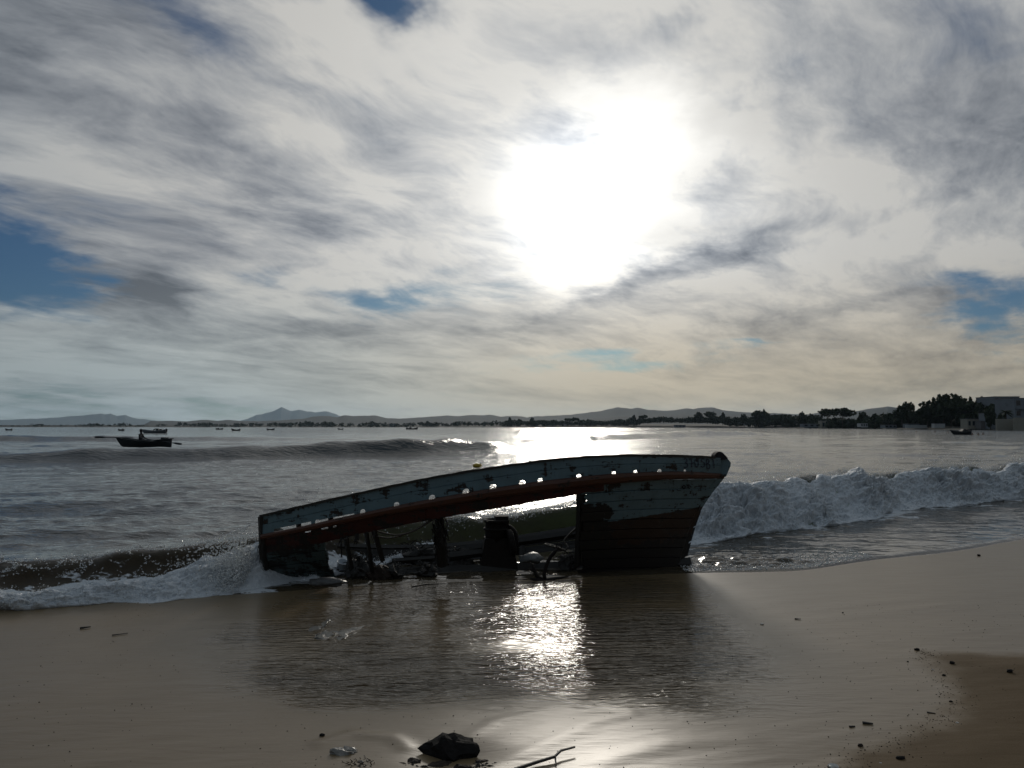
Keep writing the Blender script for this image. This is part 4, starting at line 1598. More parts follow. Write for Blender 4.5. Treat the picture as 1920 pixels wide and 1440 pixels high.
for px_, py_, r_, sd_, lab in [(776, 1432, 0.030, 17, "small dark stone left of the big black rock"), (902, 1431, 0.024, 18, "small dark stone right of the big black rock"),
                               (752, 1421, 0.015, 19, "tiny dark stone farther left of the big black rock"), (868, 1446, 0.034, 23, "dark stone at the bottom edge below the big black rock")]:
    q_ = np.array(G(px_, py_, 0.04))
    thing("rock", rock_data(q_ + (0, 0, r_ * 0.2), (r_ * 1.3, r_, r_ * 0.6), sd_, 3, 0.9, 0.45), M_rock2, lab, "rock")
for cx_, cy_, n_, lab in [(770, 1440, 50, "strands of weed caught left of the big black rock"), (905, 1440, 45, "strands of weed caught right of the big black rock")]:
    parts = [rock_data(np.array(G(cx_, cy_, 0.04)), (0.04, 0.03, 0.012), 61, 2, 1.4, 0.3)]
    for _ in range(n_):
        a = np.array(G(cx_ + random.gauss(0, 7), cy_ + random.gauss(0, 3), 0.045))
        b = a + np.array([random.gauss(0.01, .03), random.gauss(0, .02), random.uniform(0, .012)])
        parts.append(tube_data([a, (a + b) / 2 + (0, 0, random.uniform(0, .01)), b], [0.003, 0.0035, 0.001], 4, False))
    thing("seaweed", join(parts), M_dark, lab, "seaweed")


def sheet(px0, px1, py0, py1, z, seed, amp, material, name, label, cat):
    n, m = 26, 14
    u, v = np.meshgrid(np.linspace(0, 1, n), np.linspace(0, 1, m), indexing='ij')
    a, b = G(px0, py1, z), G(px1, py1, z)
    c_ = G((px0 + px1) / 2, py0, z)
    X = a.x + (b.x - a.x) * u
    Y = a.y + (c_.y - a.y) * v
    sh = 0.12 * fbm(u * 3, v * 3, 3, seed)
    X = X + (b.x - a.x) * sh
    Y = Y + (c_.y - a.y) * 0.8 * fbm(u * 2.4 + 4, v * 1.2, 3, seed + 1)
    Z = z - 0.008 + amp * np.abs(fbm(u * 3.5 + seed, v * 2.5, 4, seed + 2)) * np.sin(np.pi * u) ** 0.5
    P = np.stack([X, Y, Z], -1).reshape(-1, 3)
    Q = P - np.array([0, 0, 0.004])
    q = grid_quads(n, m)
    F = [tuple(f) for f in q[:, ::-1]] + [tuple(f + n * m) for f in q]
    thing(name, (np.concatenate([P, Q]), F), material, label, cat, None, True)


thing("plastic_bag", rock_data(np.array(G(652, 1412, 0.055)), (0.062, 0.034, 0.022), 31, 3, 2.2, 0.35), M_cloth, "torn pale plastic bag on the sand left of the black rock", "bag")
sheet(574, 664, 1174, 1192, 0.03, 35, 0.014, M_cloth, "rag", "wet rag half buried in the sand below the stern", "rag")
parts = [rock_data(np.array(G(672, 1436, 0.045)), (0.055, 0.035, 0.018), 81, 2, 1.2, 0.3)]
for _ in range(60):
    a = np.array(G(672 + random.gauss(0, 14), 1434 + random.gauss(0, 4), 0.05))
    b = a + np.array([random.gauss(0, .03), random.gauss(0, .02), random.uniform(0, .02)])
    parts.append(tube_data([a, b], [0.004, 0.001], 3, False))
thing("seaweed", join(parts), M_dark, "dark clump of weed in front of the torn plastic bag", "seaweed")


def sz(px, py):
    g_ = G(px, py, 0.04)
    z = float(sand_z(np.array([g_.x]), np.array([g_.y]))[0])
    return G(px, py, z)


def twig(path, r, label, side=None):
    P = [np.array(sz(a, b)) + (0, 0, h) for a, b, h in path]
    parts = [tube_data(P, np.linspace(r, r * 0.5, len(P)), 6)]
    for s in side or []:
        Q = [np.array(sz(a, b)) + (0, 0, h) for a, b, h in s]
        parts.append(tube_data(Q, np.linspace(r * 0.6, r * 0.3, len(Q)), 5))
    thing("stick", join(parts), M_twig, label, "stick")


twig([(965, 1448, .012), (1000, 1437, .014), (1040, 1427, .02), (1052, 1418, .026), (1078, 1411, .026)], 0.009,
     "forked black stick at the bottom edge right of the rock", [[(1041, 1427, .02), (1043, 1438, .004)]])
twig([(772, 1104, .02), (800, 1100, .025), (835, 1098, .02)], 0.010, "dark twig lying on the wet sand below the midship rib",
     [[(795, 1100, .02), (790, 1092, .04)], [(815, 1099, .02), (822, 1093, .04)]])
twig([(888, 1140, .0), (890, 1130, .03)], 0.006, "tiny upright twig in the wet sand below the engine")
twig([(1617, 1357, .006), (1637, 1359, .006)], 0.008, "short thick black stick lying at the right of the wet sand")
twig([(1593, 1364, .004), (1603, 1363, .004)], 0.006, "tiny dark twig left of the short thick stick")
twig([(150, 1179, .006), (170, 1177, .008)], 0.009, "dark twig on the smooth sand at the far left")
twig([(210, 1192, .004), (240, 1188, .004)], 0.005, "thin twig on the smooth sand nearer the wreck's stern")
twig([(1490, 1161, .004), (1502, 1162, .006)], 0.006, "small dark twig on the smooth sand right of the bow")
twig([(1738, 1337, .004), (1754, 1339, .004)], 0.005, "thin twig at the curved edge of the damp sand")
for i, (px_, py_, r_, m_, lab) in enumerate([
        (1719, 1219, 0.018, M_rock, "dark pebble at the corner where the damp sand begins"),
        (1785, 1244, 0.017, M_rock, "flat dark pebble on the damp sand below the corner pebble"),
        (1893, 1260, 0.020, M_rock, "dark pebble farthest right on the damp sand"),
        (1770, 1267, 0.012, M_rock, "small pebble on the curved edge of the damp sand"),
        (1562, 1440, 0.022, M_shell, "glistening pale stone at the bottom right of the wet sand"),
        (1688, 1424, 0.020, M_rock, "dark pebble lowest on the damp sand"),
        (1613, 1399, 0.013, M_rock2, "wet brown pebble below the short thick stick"),
        (1429, 1171, 0.014, M_shell, "white shell on the smooth wet sand right of the wreck"),
        (1749, 1256, 0.006, M_shell, "tiny white shell on the edge of the damp sand"),
        (1795, 1356, 0.008, M_shell, "white shell on the damp sand at the lower right"),
        (1651, 1432, 0.007, M_shell, "pale chip beside the lowest dark pebble"),
        (1783, 1316, 0.010, M_rock, "small dark pebble at the bulge of the damp sand"),
        (1702, 1241, 0.007, M_rock, "tiny pebble just inside the wet sand by the corner pebble"),
        (1580, 1149, 0.008, M_rock, "tiny dark pebble high on the smooth right sand"),
        (604, 1380, 0.014, M_rock, "small dark pebble left of the plastic bag"),
        (1835, 1042, 0.022, M_rock, "dark lump at the water's edge far right")]):
    p = sz(px_, py_)
    thing("pebble" if m_ is not M_shell else "shell", rock_data(np.array(p) + (0, 0, r_ * 0.3), (r_ * 1.1, r_ * 0.85, r_ * 0.6), 90 + i, 2, 0.8, 0.3),
          m_, lab, "pebble" if m_ is not M_shell else "shell")
# grit washed up along the edge of the damp sand: too small and many to count
pts = []
for (x0, y0), (x1, y1) in zip(damp_line[2:-1], damp_line[3:]):
    for _ in range(60):
        t = random.random()
        pts.append((x0 + (x1 - x0) * t + random.gauss(0, .05), y0 + (y1 - y0) * t + random.gauss(0, .06)))
for _ in range(1600):
    pts.append((random.uniform(-3.5, 4.5), random.uniform(3.4, 7.0)))
pts = np.array(pts)
zz_ = sand_z(pts[:, 0], pts[:, 1])
v, f = droplets(np.column_stack([pts, zz_]), rng.uniform(0.001, 0.0045, len(pts)))
o = link("shell_grit", np_mesh("shell_grit", v, None, False, None, f), M_rock2)
tag(o, "dark grit strewn over the wet sand and along the damp edge", "grit", kind="stuff")

# ------------------------------------------------------------------ boats afloat
def boat_hull(L, Bm, Dp, sheer=0.18, rake=0.35, tran=0.5, t=0.03, draft=0.12):
    """open double-skinned hull, bow at -X, waterline at z = 0"""
    ns, nk = 15, 7
    V = []
    for side in (0, 1):
        for i in range(ns):
            s = i / (ns - 1)
            x = -L / 2 + L * s
            half = Bm / 2 * (math.sin(min(1.0, s / 0.62) * math.pi / 2) ** 0.75 if s < 0.62 else 1 - (1 - tran) * ((s - 0.62) / 0.38) ** 1.8)
            half = max(half, 0.02)
            top = Dp + sheer * (2 * s - 1.05) ** 2 * 1.6
            bot = -draft + (0.12 * (1 - s / 0.25) ** 2 if s < 0.25 else 0) + (0.15 * ((s - .8) / .2) ** 2 if s > .8 else 0)
            for k in range(-nk, nk + 1):
                a = k / nk
                w = math.copysign(abs(a) ** 0.55, a)
                zz = bot + (top - bot) * abs(a) ** 1.7
                xx = x - (rake * (1 - s / 0.2) * (abs(a) ** 1.2) if s < 0.2 else 0)
                th = t if side else 0
                V.append((xx + (th if s < 0.1 else 0), (half - th) * w, zz + (th if abs(a) < .9 else 0)))
    m = 2 * nk + 1
    F = []
    o = ns * m
    for i in range(ns - 1):
        for k in range(m - 1):
            a = i * m + k
            F.append((a, a + m, a + m + 1, a + 1))
            F.append((o + a, o + a + 1, o + a + m + 1, o + a + m))
        a, b = i * m, i * m + m - 1
        F.append((a, o + a, o + a + m, a + m))
        F.append((b + m, o + b + m, o + b, b))
    a = (ns - 1) * m
    F.append(tuple(a + k for k in range(m)))
    F.append(tuple(o + a + k for k in range(m))[::-1])
    F.append((a, a + m - 1, o + a + m - 1, o + a))
    return np.array(V), F


def local_part(name, data, material, root, smooth=False):
    o = link(name, py_mesh(name, data[0], data[1], smooth), material)
    o.parent = root
    return o


M_boat = simple("dark_boat_paint", (0.020, 0.022, 0.026), 0.5, 0.3, 5)
M_boatw = simple("grey_boat_paint", (0.16, 0.17, 0.18), 0.4, 0.2, 5)
M_cloth_d = simple("dark_clothing", (0.018, 0.018, 0.022), 0.8, 0.3, 10)
M_skin = simple("skin", (0.18, 0.11, 0.08), 0.6, 0.1, 10)

RD = 57.0
rp = W(276, 838, RD)
rz_ = math.radians(-4)
rb = empty("rowing_boat", (rp.x, rp.y, rp.z - 0.02), rz_)
tag(rb, "dark rowing boat with one man aboard, out on the swell at left", "boat")
local_part("hull", boat_hull(3.7, 1.45, 0.44, 0.16, 0.6, 0.12), M_boat, rb)
local_part("gunwale", join([tube_data([(-2.25, 0, 0.72), (-1.7, 0.42 * s_, 0.63), (-0.9, 0.64 * s_, 0.53), (0.2, 0.74 * s_, 0.49), (1.2, 0.6 * s_, 0.55), (1.8, 0.36 * s_, 0.64)],
                                      0.035, 6) for s_ in (-1, 1)]), M_boat, rb)
for x_ in (-0.55, 0.55):
    local_part("thwart", box((x_, 0, 0.36), (0.26, 1.2, 0.04)), M_boat, rb)
for x_ in (-0.05, 0.55):
    local_part("thole_pin", tube_data([(x_, -0.72, 0.48), (x_, -0.72, 0.62)], 0.02, 6), M_boat, rb)
local_part("stern_box", box((1.35, -0.05, 0.62), (0.34, 0.5, 0.22)), M_boat, rb)


def skinned(name, verts, edges, radii, root_i, material, label, cat, loc, rz=0.0, group=None):
    me = bpy.data.meshes.new(name)
    me.from_pydata(verts, edges, [])
    o = bpy.data.objects.new(name, me)
    C.objects.link(o)
    me.materials.append(material)
    md = o.modifiers.new("skin", 'SKIN')
    for i, r in enumerate(radii):
        me.skin_vertices[0].data[i].radius = r if isinstance(r, tuple) else (r, r)
        me.skin_vertices[0].data[i].use_root = (i == root_i)
    sb = o.modifiers.new("sub", 'SUBSURF')
    sb.levels = sb.render_levels = 1
    o.location = loc
    o.rotation_euler = (0, 0, rz)
    return tag(o, label, cat, group)


pm = Matrix.Translation(rb.location) @ Matrix.Rotation(rz_, 4, 'Z')
pl = pm @ Vector((-0.55, 0, 0.40))
verts = [(0, 0, 0.08), (0.02, 0, 0.30), (0.05, 0, 0.52), (0.06, 0, 0.62), (0.05, 0, 0.72), (0.04, 0, 0.86), (0.04, 0, 0.96),
         (0.05, 0.19, 0.53), (0.14, 0.25, 0.30), (0.40, 0.24, 0.20), (0.48, 0.23, 0.19),
         (0.05, -0.19, 0.53), (0.14, -0.25, 0.30), (0.40, -0.24, 0.20), (0.48, -0.23, 0.19),
         (0.06, 0.11, 0.06), (0.44, 0.13, 0.10), (0.62, 0.12, -0.24), (0.70, 0.12, -0.27),
         (0.06, -0.11, 0.06), (0.44, -0.13, 0.10), (0.62, -0.12, -0.24), (0.70, -0.12, -0.27)]
edges = [(0, 1), (1, 2), (2, 3), (3, 4), (4, 5), (5, 6), (2, 7), (7, 8), (8, 9), (9, 10), (2, 11), (11, 12), (12, 13), (13, 14),
         (0, 15), (15, 16), (16, 17), (17, 18), (0, 19), (19, 20), (20, 21), (21, 22)]
rad = [(.17, .13), (.18, .13), (.17, .13), .07, .085, .125, .09, .075, .058, .045, .04, .075, .058, .045, .04, .1, .08, .055, .04, .1, .08, .055, .04]
skinned("person", verts, edges, rad, 0, M_cloth_d, "person in dark clothes sitting at the oars of the rowing boat", "person", pl, rz_)


def oar(a, b, label):
    a, b = pm @ Vector(a), pm @ Vector(b)
    root = empty("oar", tuple(a))
    root["world_parts"] = True
    tag(root, label, "oar")
    n = (b - a).normalized()
    part("shaft", tube_data([a, (a + b) / 2, b], [0.03, 0.035, 0.03], 6), M_boat, root)
    e = b + n * 0.75
    part("blade", tube_data([b, b + n * 0.2, b + n * 0.5, e], [0.03, 0.075, 0.09, 0.07], 8, True, 0.9), M_boat, root)


oar((0.1, -0.2, 0.60), (2.35, -0.75, 0.34), "oar reaching out over the stern of the rowing boat")
oar((-0.9, -0.35, 0.70), (-2.75, -0.75, 0.74), "oar reaching out past the bow of the rowing boat")

for i, (px_, py_, D, L, flip, extra, lab) in enumerate([
        (17, 803.6, 330, 3.2, 1, 0, "tiny dark boat moored farthest left under the pale island"),
        (228, 803.8, 300, 2.6, 1, 1, "tiny boat with a cabin moored just left of the rower"),
        (411, 802.4, 420, 4.5, -1, 1, "left of two small boats moored right of the rower"),
        (443, 804.2, 300, 4.0, 1, 0, "right of two small boats moored right of the rower"),
        (507, 803.2, 360, 4.2, -1, 0, "small dark boat moored below the pale pointed mountain"),
        (639, 802.6, 420, 3.6, 1, 0, "low flat boat moored right of the pale pointed mountain"),
        (772, 802.8, 440, 8.2, -1, 1, "largest dark moored boat, far out above the swell")]):
    p = W(px_, py_, D)
    L *= 0.78
    r_ = empty("moored_boat", (p.x, p.y, 0.0), 0.15 * flip if flip > 0 else math.pi + 0.15)
    tag(r_, lab, "boat", "boats moored far out")
    local_part("hull", boat_hull(L, L * 0.34, 0.30 + L * 0.05, 0.2 + 0.03 * L, 0.4, 0.6, 0.05, 0.1), M_boat, r_)
    if extra:
        local_part("cabin", box((L * 0.12, 0, 0.5 + L * 0.05), (L * 0.22, L * 0.2, 0.4 + L * 0.04), 0, 0.85), M_boat, r_)


def motorboat(px_, py_, D, L, rz, label, material):
    p = W(px_, py_, D)
    r_ = empty("motorboat", (p.x, p.y, 0.0), rz)
    tag(r_, label, "boat")
    local_part("hull", boat_hull(L, L * 0.34, 0.62, 0.25, 0.9, 0.85, 0.05, 0.1), material, r_, True)
    local_part("deck", prism([(-L * .45, 0, .75), (-L * .1, -L * .12, .68), (-L * .1, L * .12, .68)], (0, 0, -0.05), (0, 0, 0.03)), material, r_)
    local_part("windscreen", prism([(-L * .08, -.5, .7), (-L * .08, .5, .7), (L * .02, .45, 1.15), (L * .02, -.45, 1.15)], (-.02, 0, 0), (.02, 0, 0)), M_boat, r_)
    local_part("console", box((L * .1, 0, .85), (.7, .6, .6), 0, .8), M_boat, r_)
    local_part("seat", box((L * .25, 0, .8), (.4, .9, .5), 0, .9), M_boat, r_)
    local_part("outboard_motor", join([box((L * .5, 0, .9), (.35, .3, .45), 0, .8), box((L * .51, 0, .4), (.14, .12, .7))]), M_boat, r_)


motorboat(291, 806.3, 190, 5.4, math.radians(3), "pale motorboat under way behind the rower", M_boatw)
motorboat(1804, 808.5, 150, 3.3, math.radians(2), "small dark motorboat among the bathers at right", M_boat)
for i, (px_, py_, D, lab) in enumerate([
        (1823, 809.3, 150, "bather in the water just right of the small motorboat"), (1834, 809.5, 150, "bather in the water, middle of the three right of the motorboat"),
        (1843, 808.6, 155, "bather in the water farthest right of the small motorboat"), (1718, 804.2, 230, "bather in the water below the white beach wall"),
        (1753, 804.5, 230, "bather in the water left of the small motorboat"), (1777, 804.8, 220, "bather close on the left of the small motorboat")]):
    p = W(px_, py_, D)
    v = [(0, 0, -0.5), (0, 0, -0.1), (0, 0, 0.12), (0, 0, 0.22), (0, 0, 0.38), (0, 0, 0.47), (0.2, 0, 0.1), (0.32, 0, -0.2), (-0.2, 0, 0.1), (-0.32, 0, -0.2)]
    e = [(0, 1), (1, 2), (2, 3), (3, 4), (4, 5), (2, 6), (6, 7), (2, 8), (8, 9)]
    skinned("person", v, e, [.16, .18, .16, .07, .12, .08, .07, .05, .07, .05], 0, M_skin, lab, "person", (p.x, p.y, 0.0), 0, "bathers off the headland")

# ------------------------------------------------------------------ far shore: land, hills, trees, houses
M_land = simple("scrubby_land", (0.022, 0.022, 0.016), 0.9, 0.4, 0.05, 0.0)
shore_px = [(2500, 300), (2100, 330), (1920, 350), (1860, 365), (1750, 420), (1650, 550), (1540, 700), (1400, 950), (1200, 1200), (960, 1500), (700, 2000),
            (400, 2350), (0, 2550), (-400, 2600), (-1200, 2500)]
front = np.array([[(a - 960) / FPX * d, d] for a, d in shore_px])


def far_Y(X):
    o = np.argsort(front[:, 0])
    return np.interp(X, front[o][:, 0], front[o][:, 1])


def build_land():
    n = 140
    t = np.linspace(0, len(front) - 1, n)
    fx = np.interp(t, np.arange(len(front)), front[:, 0])
    fy = np.interp(t, np.arange(len(front)), front[:, 1])
    rows = []
    for k, (dd, zz) in enumerate(((-12, -0.6), (0, 0.5), (25, 1.1), (70, 2.2), (250, 6.0), (1200, 9.0))):
        r = np.hypot(fx, fy)
        X = fx * (1 + dd / r) + 4 * vnoise(t * 1.7, 0 * t, 3) * (k < 3)
        Y = fy * (1 + dd / r)
        rows.append(np.stack([X, Y, np.full(n, zz) + (0.4 * vnoise(t * 3, 0 * t + k, 4) if k > 1 else 0)], -1))
    me = np_mesh("far_shore", np.array(rows), grid_quads(6, n), True)
    tag(link("far_shore", me, M_land), "low far shore curving round the bay", "shore", kind="structure")


build_land()


def hill(sky_px, D, depth, label, col, seed, name="hill"):
    m = simple("hill_slopes_%d" % seed, col, 0.95, 0.35, 0.004, 0.0)
    xs = np.array([p[0] for p in sky_px], float)
    ys = np.array([p[1] for p in sky_px], float)
    n = 260
    px = np.linspace(xs[0], xs[-1], n)
    py = np.interp(px, xs, ys) + 0.35 * fbm(px * 0.12, 0 * px, 3, seed)
    ridge_ = to_world(px, py, np.full(n, D))
    rows = []
    nk = 14
    for k in range(nk + 5):
        f = k / nk
        if f <= 1:
            y = D - depth * (1 - f)
            hgt = f ** 1.25
        else:
            y = D + depth * (f - 1) * 1.2
            hgt = max(0.0, 1 - (f - 1) * 2.6)
        gul = 1 + 0.16 * (1 - f) * fbm(px * 0.05 + 7, 0 * px + f * 2, 3, seed + 4) if f < 1 else 1
        z = np.maximum(ridge_[:, 2] - 2, 0.5) * hgt * gul + (2 if k else -3)
        if k == nk:
            z = ridge_[:, 2]
        rows.append(np.stack([ridge_[:, 0] * (y / D), np.full(n, y), z], -1))
    me = np_mesh(name, np.array(rows), grid_quads(nk + 5, n), True)
    tag(link(name, me, m), label, "hill", kind="structure")


HCOL = (0.022, 0.026, 0.024)
hill([(262, 800), (282, 789.5), (322, 789), (350, 790), (385, 787), (405, 789), (430, 787), (450, 789), (480, 789.5), (529, 788), (569, 785), (588, 781), (610, 779.6),
      (634, 782), (645, 778.5), (664, 780), (705, 779), (724, 783.6), (745, 785), (778, 783), (840, 779), (859, 780), (886, 778), (908, 779), (916, 777), (940, 781),
      (957, 779.6), (981, 781), (989, 783.6), (995, 781), (1072, 777.6), (1129, 770), (1157, 763.6), (1185, 766), (1196, 764), (1213, 768), (1241, 770), (1264, 769),
      (1286, 765), (1300, 767), (1317, 764), (1337, 763.6), (1354, 769), (1382, 772), (1410, 773.4), (1465, 775), (1512, 777), (1532, 774), (1540, 775), (1560, 776)],
     5200, 1300, "long dark range of hills across the bay", HCOL, 301)
hill([(1540, 790), (1565, 778), (1595, 772), (1635, 766), (1665, 762), (1685, 765), (1720, 772), (1780, 780), (1900, 790), (2300, 798)], 4600, 900,
     "single rounded hill behind the trees at right", HCOL, 305)
hill([(1000, 796), (1080, 788), (1160, 781), (1230, 780), (1300, 778), (1380, 781), (1460, 784), (1560, 790), (1650, 797)], 3600, 600,
     "low foothills just behind the wooded shore", HCOL, 309)
hill([(-260, 796), (-100, 789), (0, 787.5), (87, 784), (140, 780), (175, 777), (190, 775.5), (197, 777), (207, 775), (220, 780), (235, 778), (250, 784), (280, 787), (310, 792), (340, 797)],
     15500, 1800, "pale hazy headland farthest left across the bay", HCOL, 313)
hill([(430, 797), (450, 789), (465, 785), (480, 778), (493.5, 776), (515, 770), (527, 763), (545, 770.6), (561, 768), (577.5, 771.5), (591, 773), (602, 771.5),
      (613, 771.5), (629, 776), (636, 780), (656, 785), (720, 792), (780, 797)], 16500, 1800, "pale pointed mountain far away above the bay", HCOL, 317)


# trees
def leaf_mat(name, col):
    def f(B):
        n = B.noise(objco(B), 1.2, 3.0, 0.6)
        c = B.mix(n, tuple(q * 0.5 for q in col) + (1,), tuple(q * 1.5 for q in col) + (1,))
        return principled(B, c, 0.8, None, 0.2)
    return mat(name, f)


M_leaf = leaf_mat("pine_needles", (0.030, 0.040, 0.018))
M_leaf2 = leaf_mat("dark_leaves", (0.024, 0.034, 0.016))
M_bark = simple("bark", (0.05, 0.038, 0.028), 0.9, 0.3, 3.0, 0.02)


def leaf_cloud(centres, radii, n, size, r):
    """many leaf-sized quads spread through the given clumps"""
    k = r.integers(0, len(centres), n)
    d = r.normal(size=(n, 3))
    d /= np.linalg.norm(d, axis=1, keepdims=True)
    p = centres[k] + d * radii[k] * (r.uniform(0.35, 1.0, (n, 1)) ** 0.5)
    a = r.normal(size=(n, 3)); a /= np.linalg.norm(a, axis=1, keepdims=True)
    b = np.cross(a, r.normal(size=(n, 3))); b /= np.linalg.norm(b, axis=1, keepdims=True)
    s = size * r.uniform(0.6, 1.3, (n, 1))
    V = np.stack([p - a * s - b * s * .6, p + a * s - b * s * .6, p + a * s * .8 + b * s * .7, p - a * s * .8 + b * s * .7], 1)
    return V.reshape(-1, 3), np.arange(n * 4).reshape(-1, 4)


def crown_mesh(name, kind, h, w, seed, n=700):
    r = np.random.default_rng(seed)
    if kind == "umbrella":
        m = 16
        ang = r.uniform(0, 6.28, m)
        rr = w / 2 * np.sqrt(r.uniform(0, 1, m)) * 0.82
        cen = np.stack([rr * np.cos(ang), rr * np.sin(ang), h * (0.80 + 0.10 * r.uniform(-1, 1, m)) - 0.10 * h * (rr / (w / 2)) ** 2], -1)
        rad_ = np.stack([r.uniform(.16, .26, m) * w, r.uniform(.16, .26, m) * w, r.uniform(.07, .12, m) * h * 1.2], -1)
    elif kind == "round":
        m = 20
        d = r.normal(size=(m, 3)); d /= np.linalg.norm(d, axis=1, keepdims=True)
        cen = d * np.array([w * .33, w * .33, h * .30]) * r.uniform(0.4, 1.05, (m, 1)) + np.array([0, 0, h * .58])
        rad_ = np.stack([r.uniform(.13, .22, m) * w, r.uniform(.13, .22, m) * w, r.uniform(.10, .17, m) * h], -1)
    else:
        m = 10
        zc = np.linspace(0.2, 0.92, m)
        cen = np.stack([r.normal(0, .05 * w, m), r.normal(0, .05 * w, m), zc * h], -1)
        rw = w * .5 * np.sin(np.pi * (zc * .8 + .16)) ** 0.8
        rad_ = np.stack([rw, rw, np.full(m, h * .09)], -1)
    V, Q = leaf_cloud(cen, rad_, n, 0.030 * (h + w) , r)
    return np_mesh(name, V, Q, False), cen


def trunk_mesh(h, w, cen, r):
    parts = [tube_data([(0, 0, -0.5), (0.01 * h, 0, h * .3), (-0.01 * h, 0.01 * h, h * .62)], [h * .028, h * .022, h * .014], 7)]
    for c_ in cen[:6]:
        s = np.array([0, 0, h * r.uniform(.4, .58)])
        parts.append(tube_data([s, (s + c_) / 2 + (0, 0, -.03 * h), c_], [h * .012, h * .009, h * .004], 5, False))
    return py_mesh("trunk", *join(parts))


protos = {}
for kind, h, w in (("umbrella", 12, 13), ("round", 11, 10), ("tall", 13, 5)):
    for v in range(3):
        me, cen = crown_mesh("crown", kind, h, w, hash_seed := (len(kind) * 100 + v * 7 + 3))
        me.materials.append(M_leaf if kind == "umbrella" else M_leaf2)
        tm = trunk_mesh(h, w, cen, np.random.default_rng(v + 5))
        tm.materials.append(M_bark)
        protos[(kind, v)] = (me, tm, h, w)


def land_z(D, X):
    d = math.hypot(X, D) - math.hypot(X, float(far_Y(X)))
    return float(np.interp(d, [-12, 0, 25, 70, 250, 1200], [-0.6, 0.5, 1.1, 2.2, 6.0, 9.0])) - 0.3


def tree(px_, top_py, D, wpx, kind, v, label, name="tree", group="trees along the far shore"):
    me, tm, h0, w0 = protos[(kind, v)]
    X = (px_ - 960) / FPX * D
    zb = land_z(D, X)
    ht = W(px_, top_py, D).z - zb
    s = ht / (h0 * 0.93)
    sx = (wpx / FPX * D) / w0
    root = empty(name, (X, D, zb), random.uniform(0, 6.28))
    root.scale = (sx, sx, s)
    tag(root, label, "tree", group)
    for nm, m in (("trunk", tm), ("crown", me)):
        o = bpy.data.objects.new(nm, m)
        C.objects.link(o)
        o.parent = root
    return root


T = [  # px, top, distance, width px, kind, variant, label
    (1552, 768, 640, 34, "umbrella", 0, "left of the two big umbrella pines in front of the rounded hill"),
    (1579, 767, 640, 38, "umbrella", 1, "right of the two big umbrella pines in front of the rounded hill"),
    (1619, 772, 600, 24, "round", 0, "round tree right of the pair of umbrella pines"),
    (1503, 774, 760, 20, "round", 1, "small bushy tree left of the pair of umbrella pines"),
    (1702, 756, 480, 20, "umbrella", 2, "thin flat-topped pine standing apart above the slope of the wood"),
    (1690, 763, 470, 34, "round", 2, "round tree at the left slope of the big wood"),
    (1738, 754, 440, 44, "round", 0, "broad round tree in the left of the big wood"),
    (1751, 749, 450, 14, "tall", 0, "narrow tree top standing up between the broad crowns of the wood"),
    (1783, 743, 430, 52, "umbrella", 0, "highest domed pine of the big wood"),
    (1768, 752, 430, 44, "round", 1, "round tree under the left of the highest domed pine"),
    (1812, 753, 420, 48, "umbrella", 1, "flat-topped pine right of the highest domed pine"),
    (1820, 749, 425, 12, "tall", 1, "left of two slim tree tops at the right end of the wood"),
    (1841, 748, 420, 13, "tall", 2, "right of two slim tree tops at the right end of the wood"),
    (1836, 759, 410, 36, "round", 2, "round tree beside the pale apartment block"),
    (1856, 766, 355, 26, "round", 0, "dark tree overlapping the left corner of the apartment block"),
    (1876, 778, 338, 22, "round", 1, "low bushy tree behind the pale garden wall"),
    (1640, 778, 560, 18, "tall", 0, "slim dark tree left of the big wood"),
    (1666, 779, 520, 30, "round", 1, "low round tree at the foot of the big wood"),
    (1187, 779, 1250, 16, "round", 0, "left of two bumps of trees on the middle shore"),
    (1206, 779, 1250, 15, "umbrella", 1, "right of two bumps of trees on the middle shore"),
    (1310, 774, 1050, 20, "round", 2, "tree at the left of the highest clump on the middle shore"),
    (1331, 773, 1050, 22, "umbrella", 0, "tree in the middle of the highest clump on the middle shore"),
    (1354, 775, 1050, 16, "round", 1, "tree at the right of the highest clump on the middle shore"),
    (1424, 772, 900, 30, "umbrella", 2, "wide flat tree on the shore left of the umbrella pines"),
    (1432, 770, 900, 8, "tall", 1, "slim top rising from the wide flat tree"),
    (1395, 776, 950, 16, "round", 0, "small tree left of the wide flat tree"),
    (997, 783, 1500, 10, "round", 1, "small tree at the left end of the wooded shore"),
    (1072, 784, 1450, 26, "umbrella", 1, "low spreading tree on the shore below the sun"),
    (956, 784, 1550, 8, "tall", 2, "small dark tree on the shore left of the sun's path"),
    (802, 790, 1900, 12, "round", 2, "low clump of trees above the largest moored boat"),
    (700, 790, 2050, 12, "round", 0, "low clump of trees below the dark hills' left crest"),
]
for a in T:
    tree(*a)


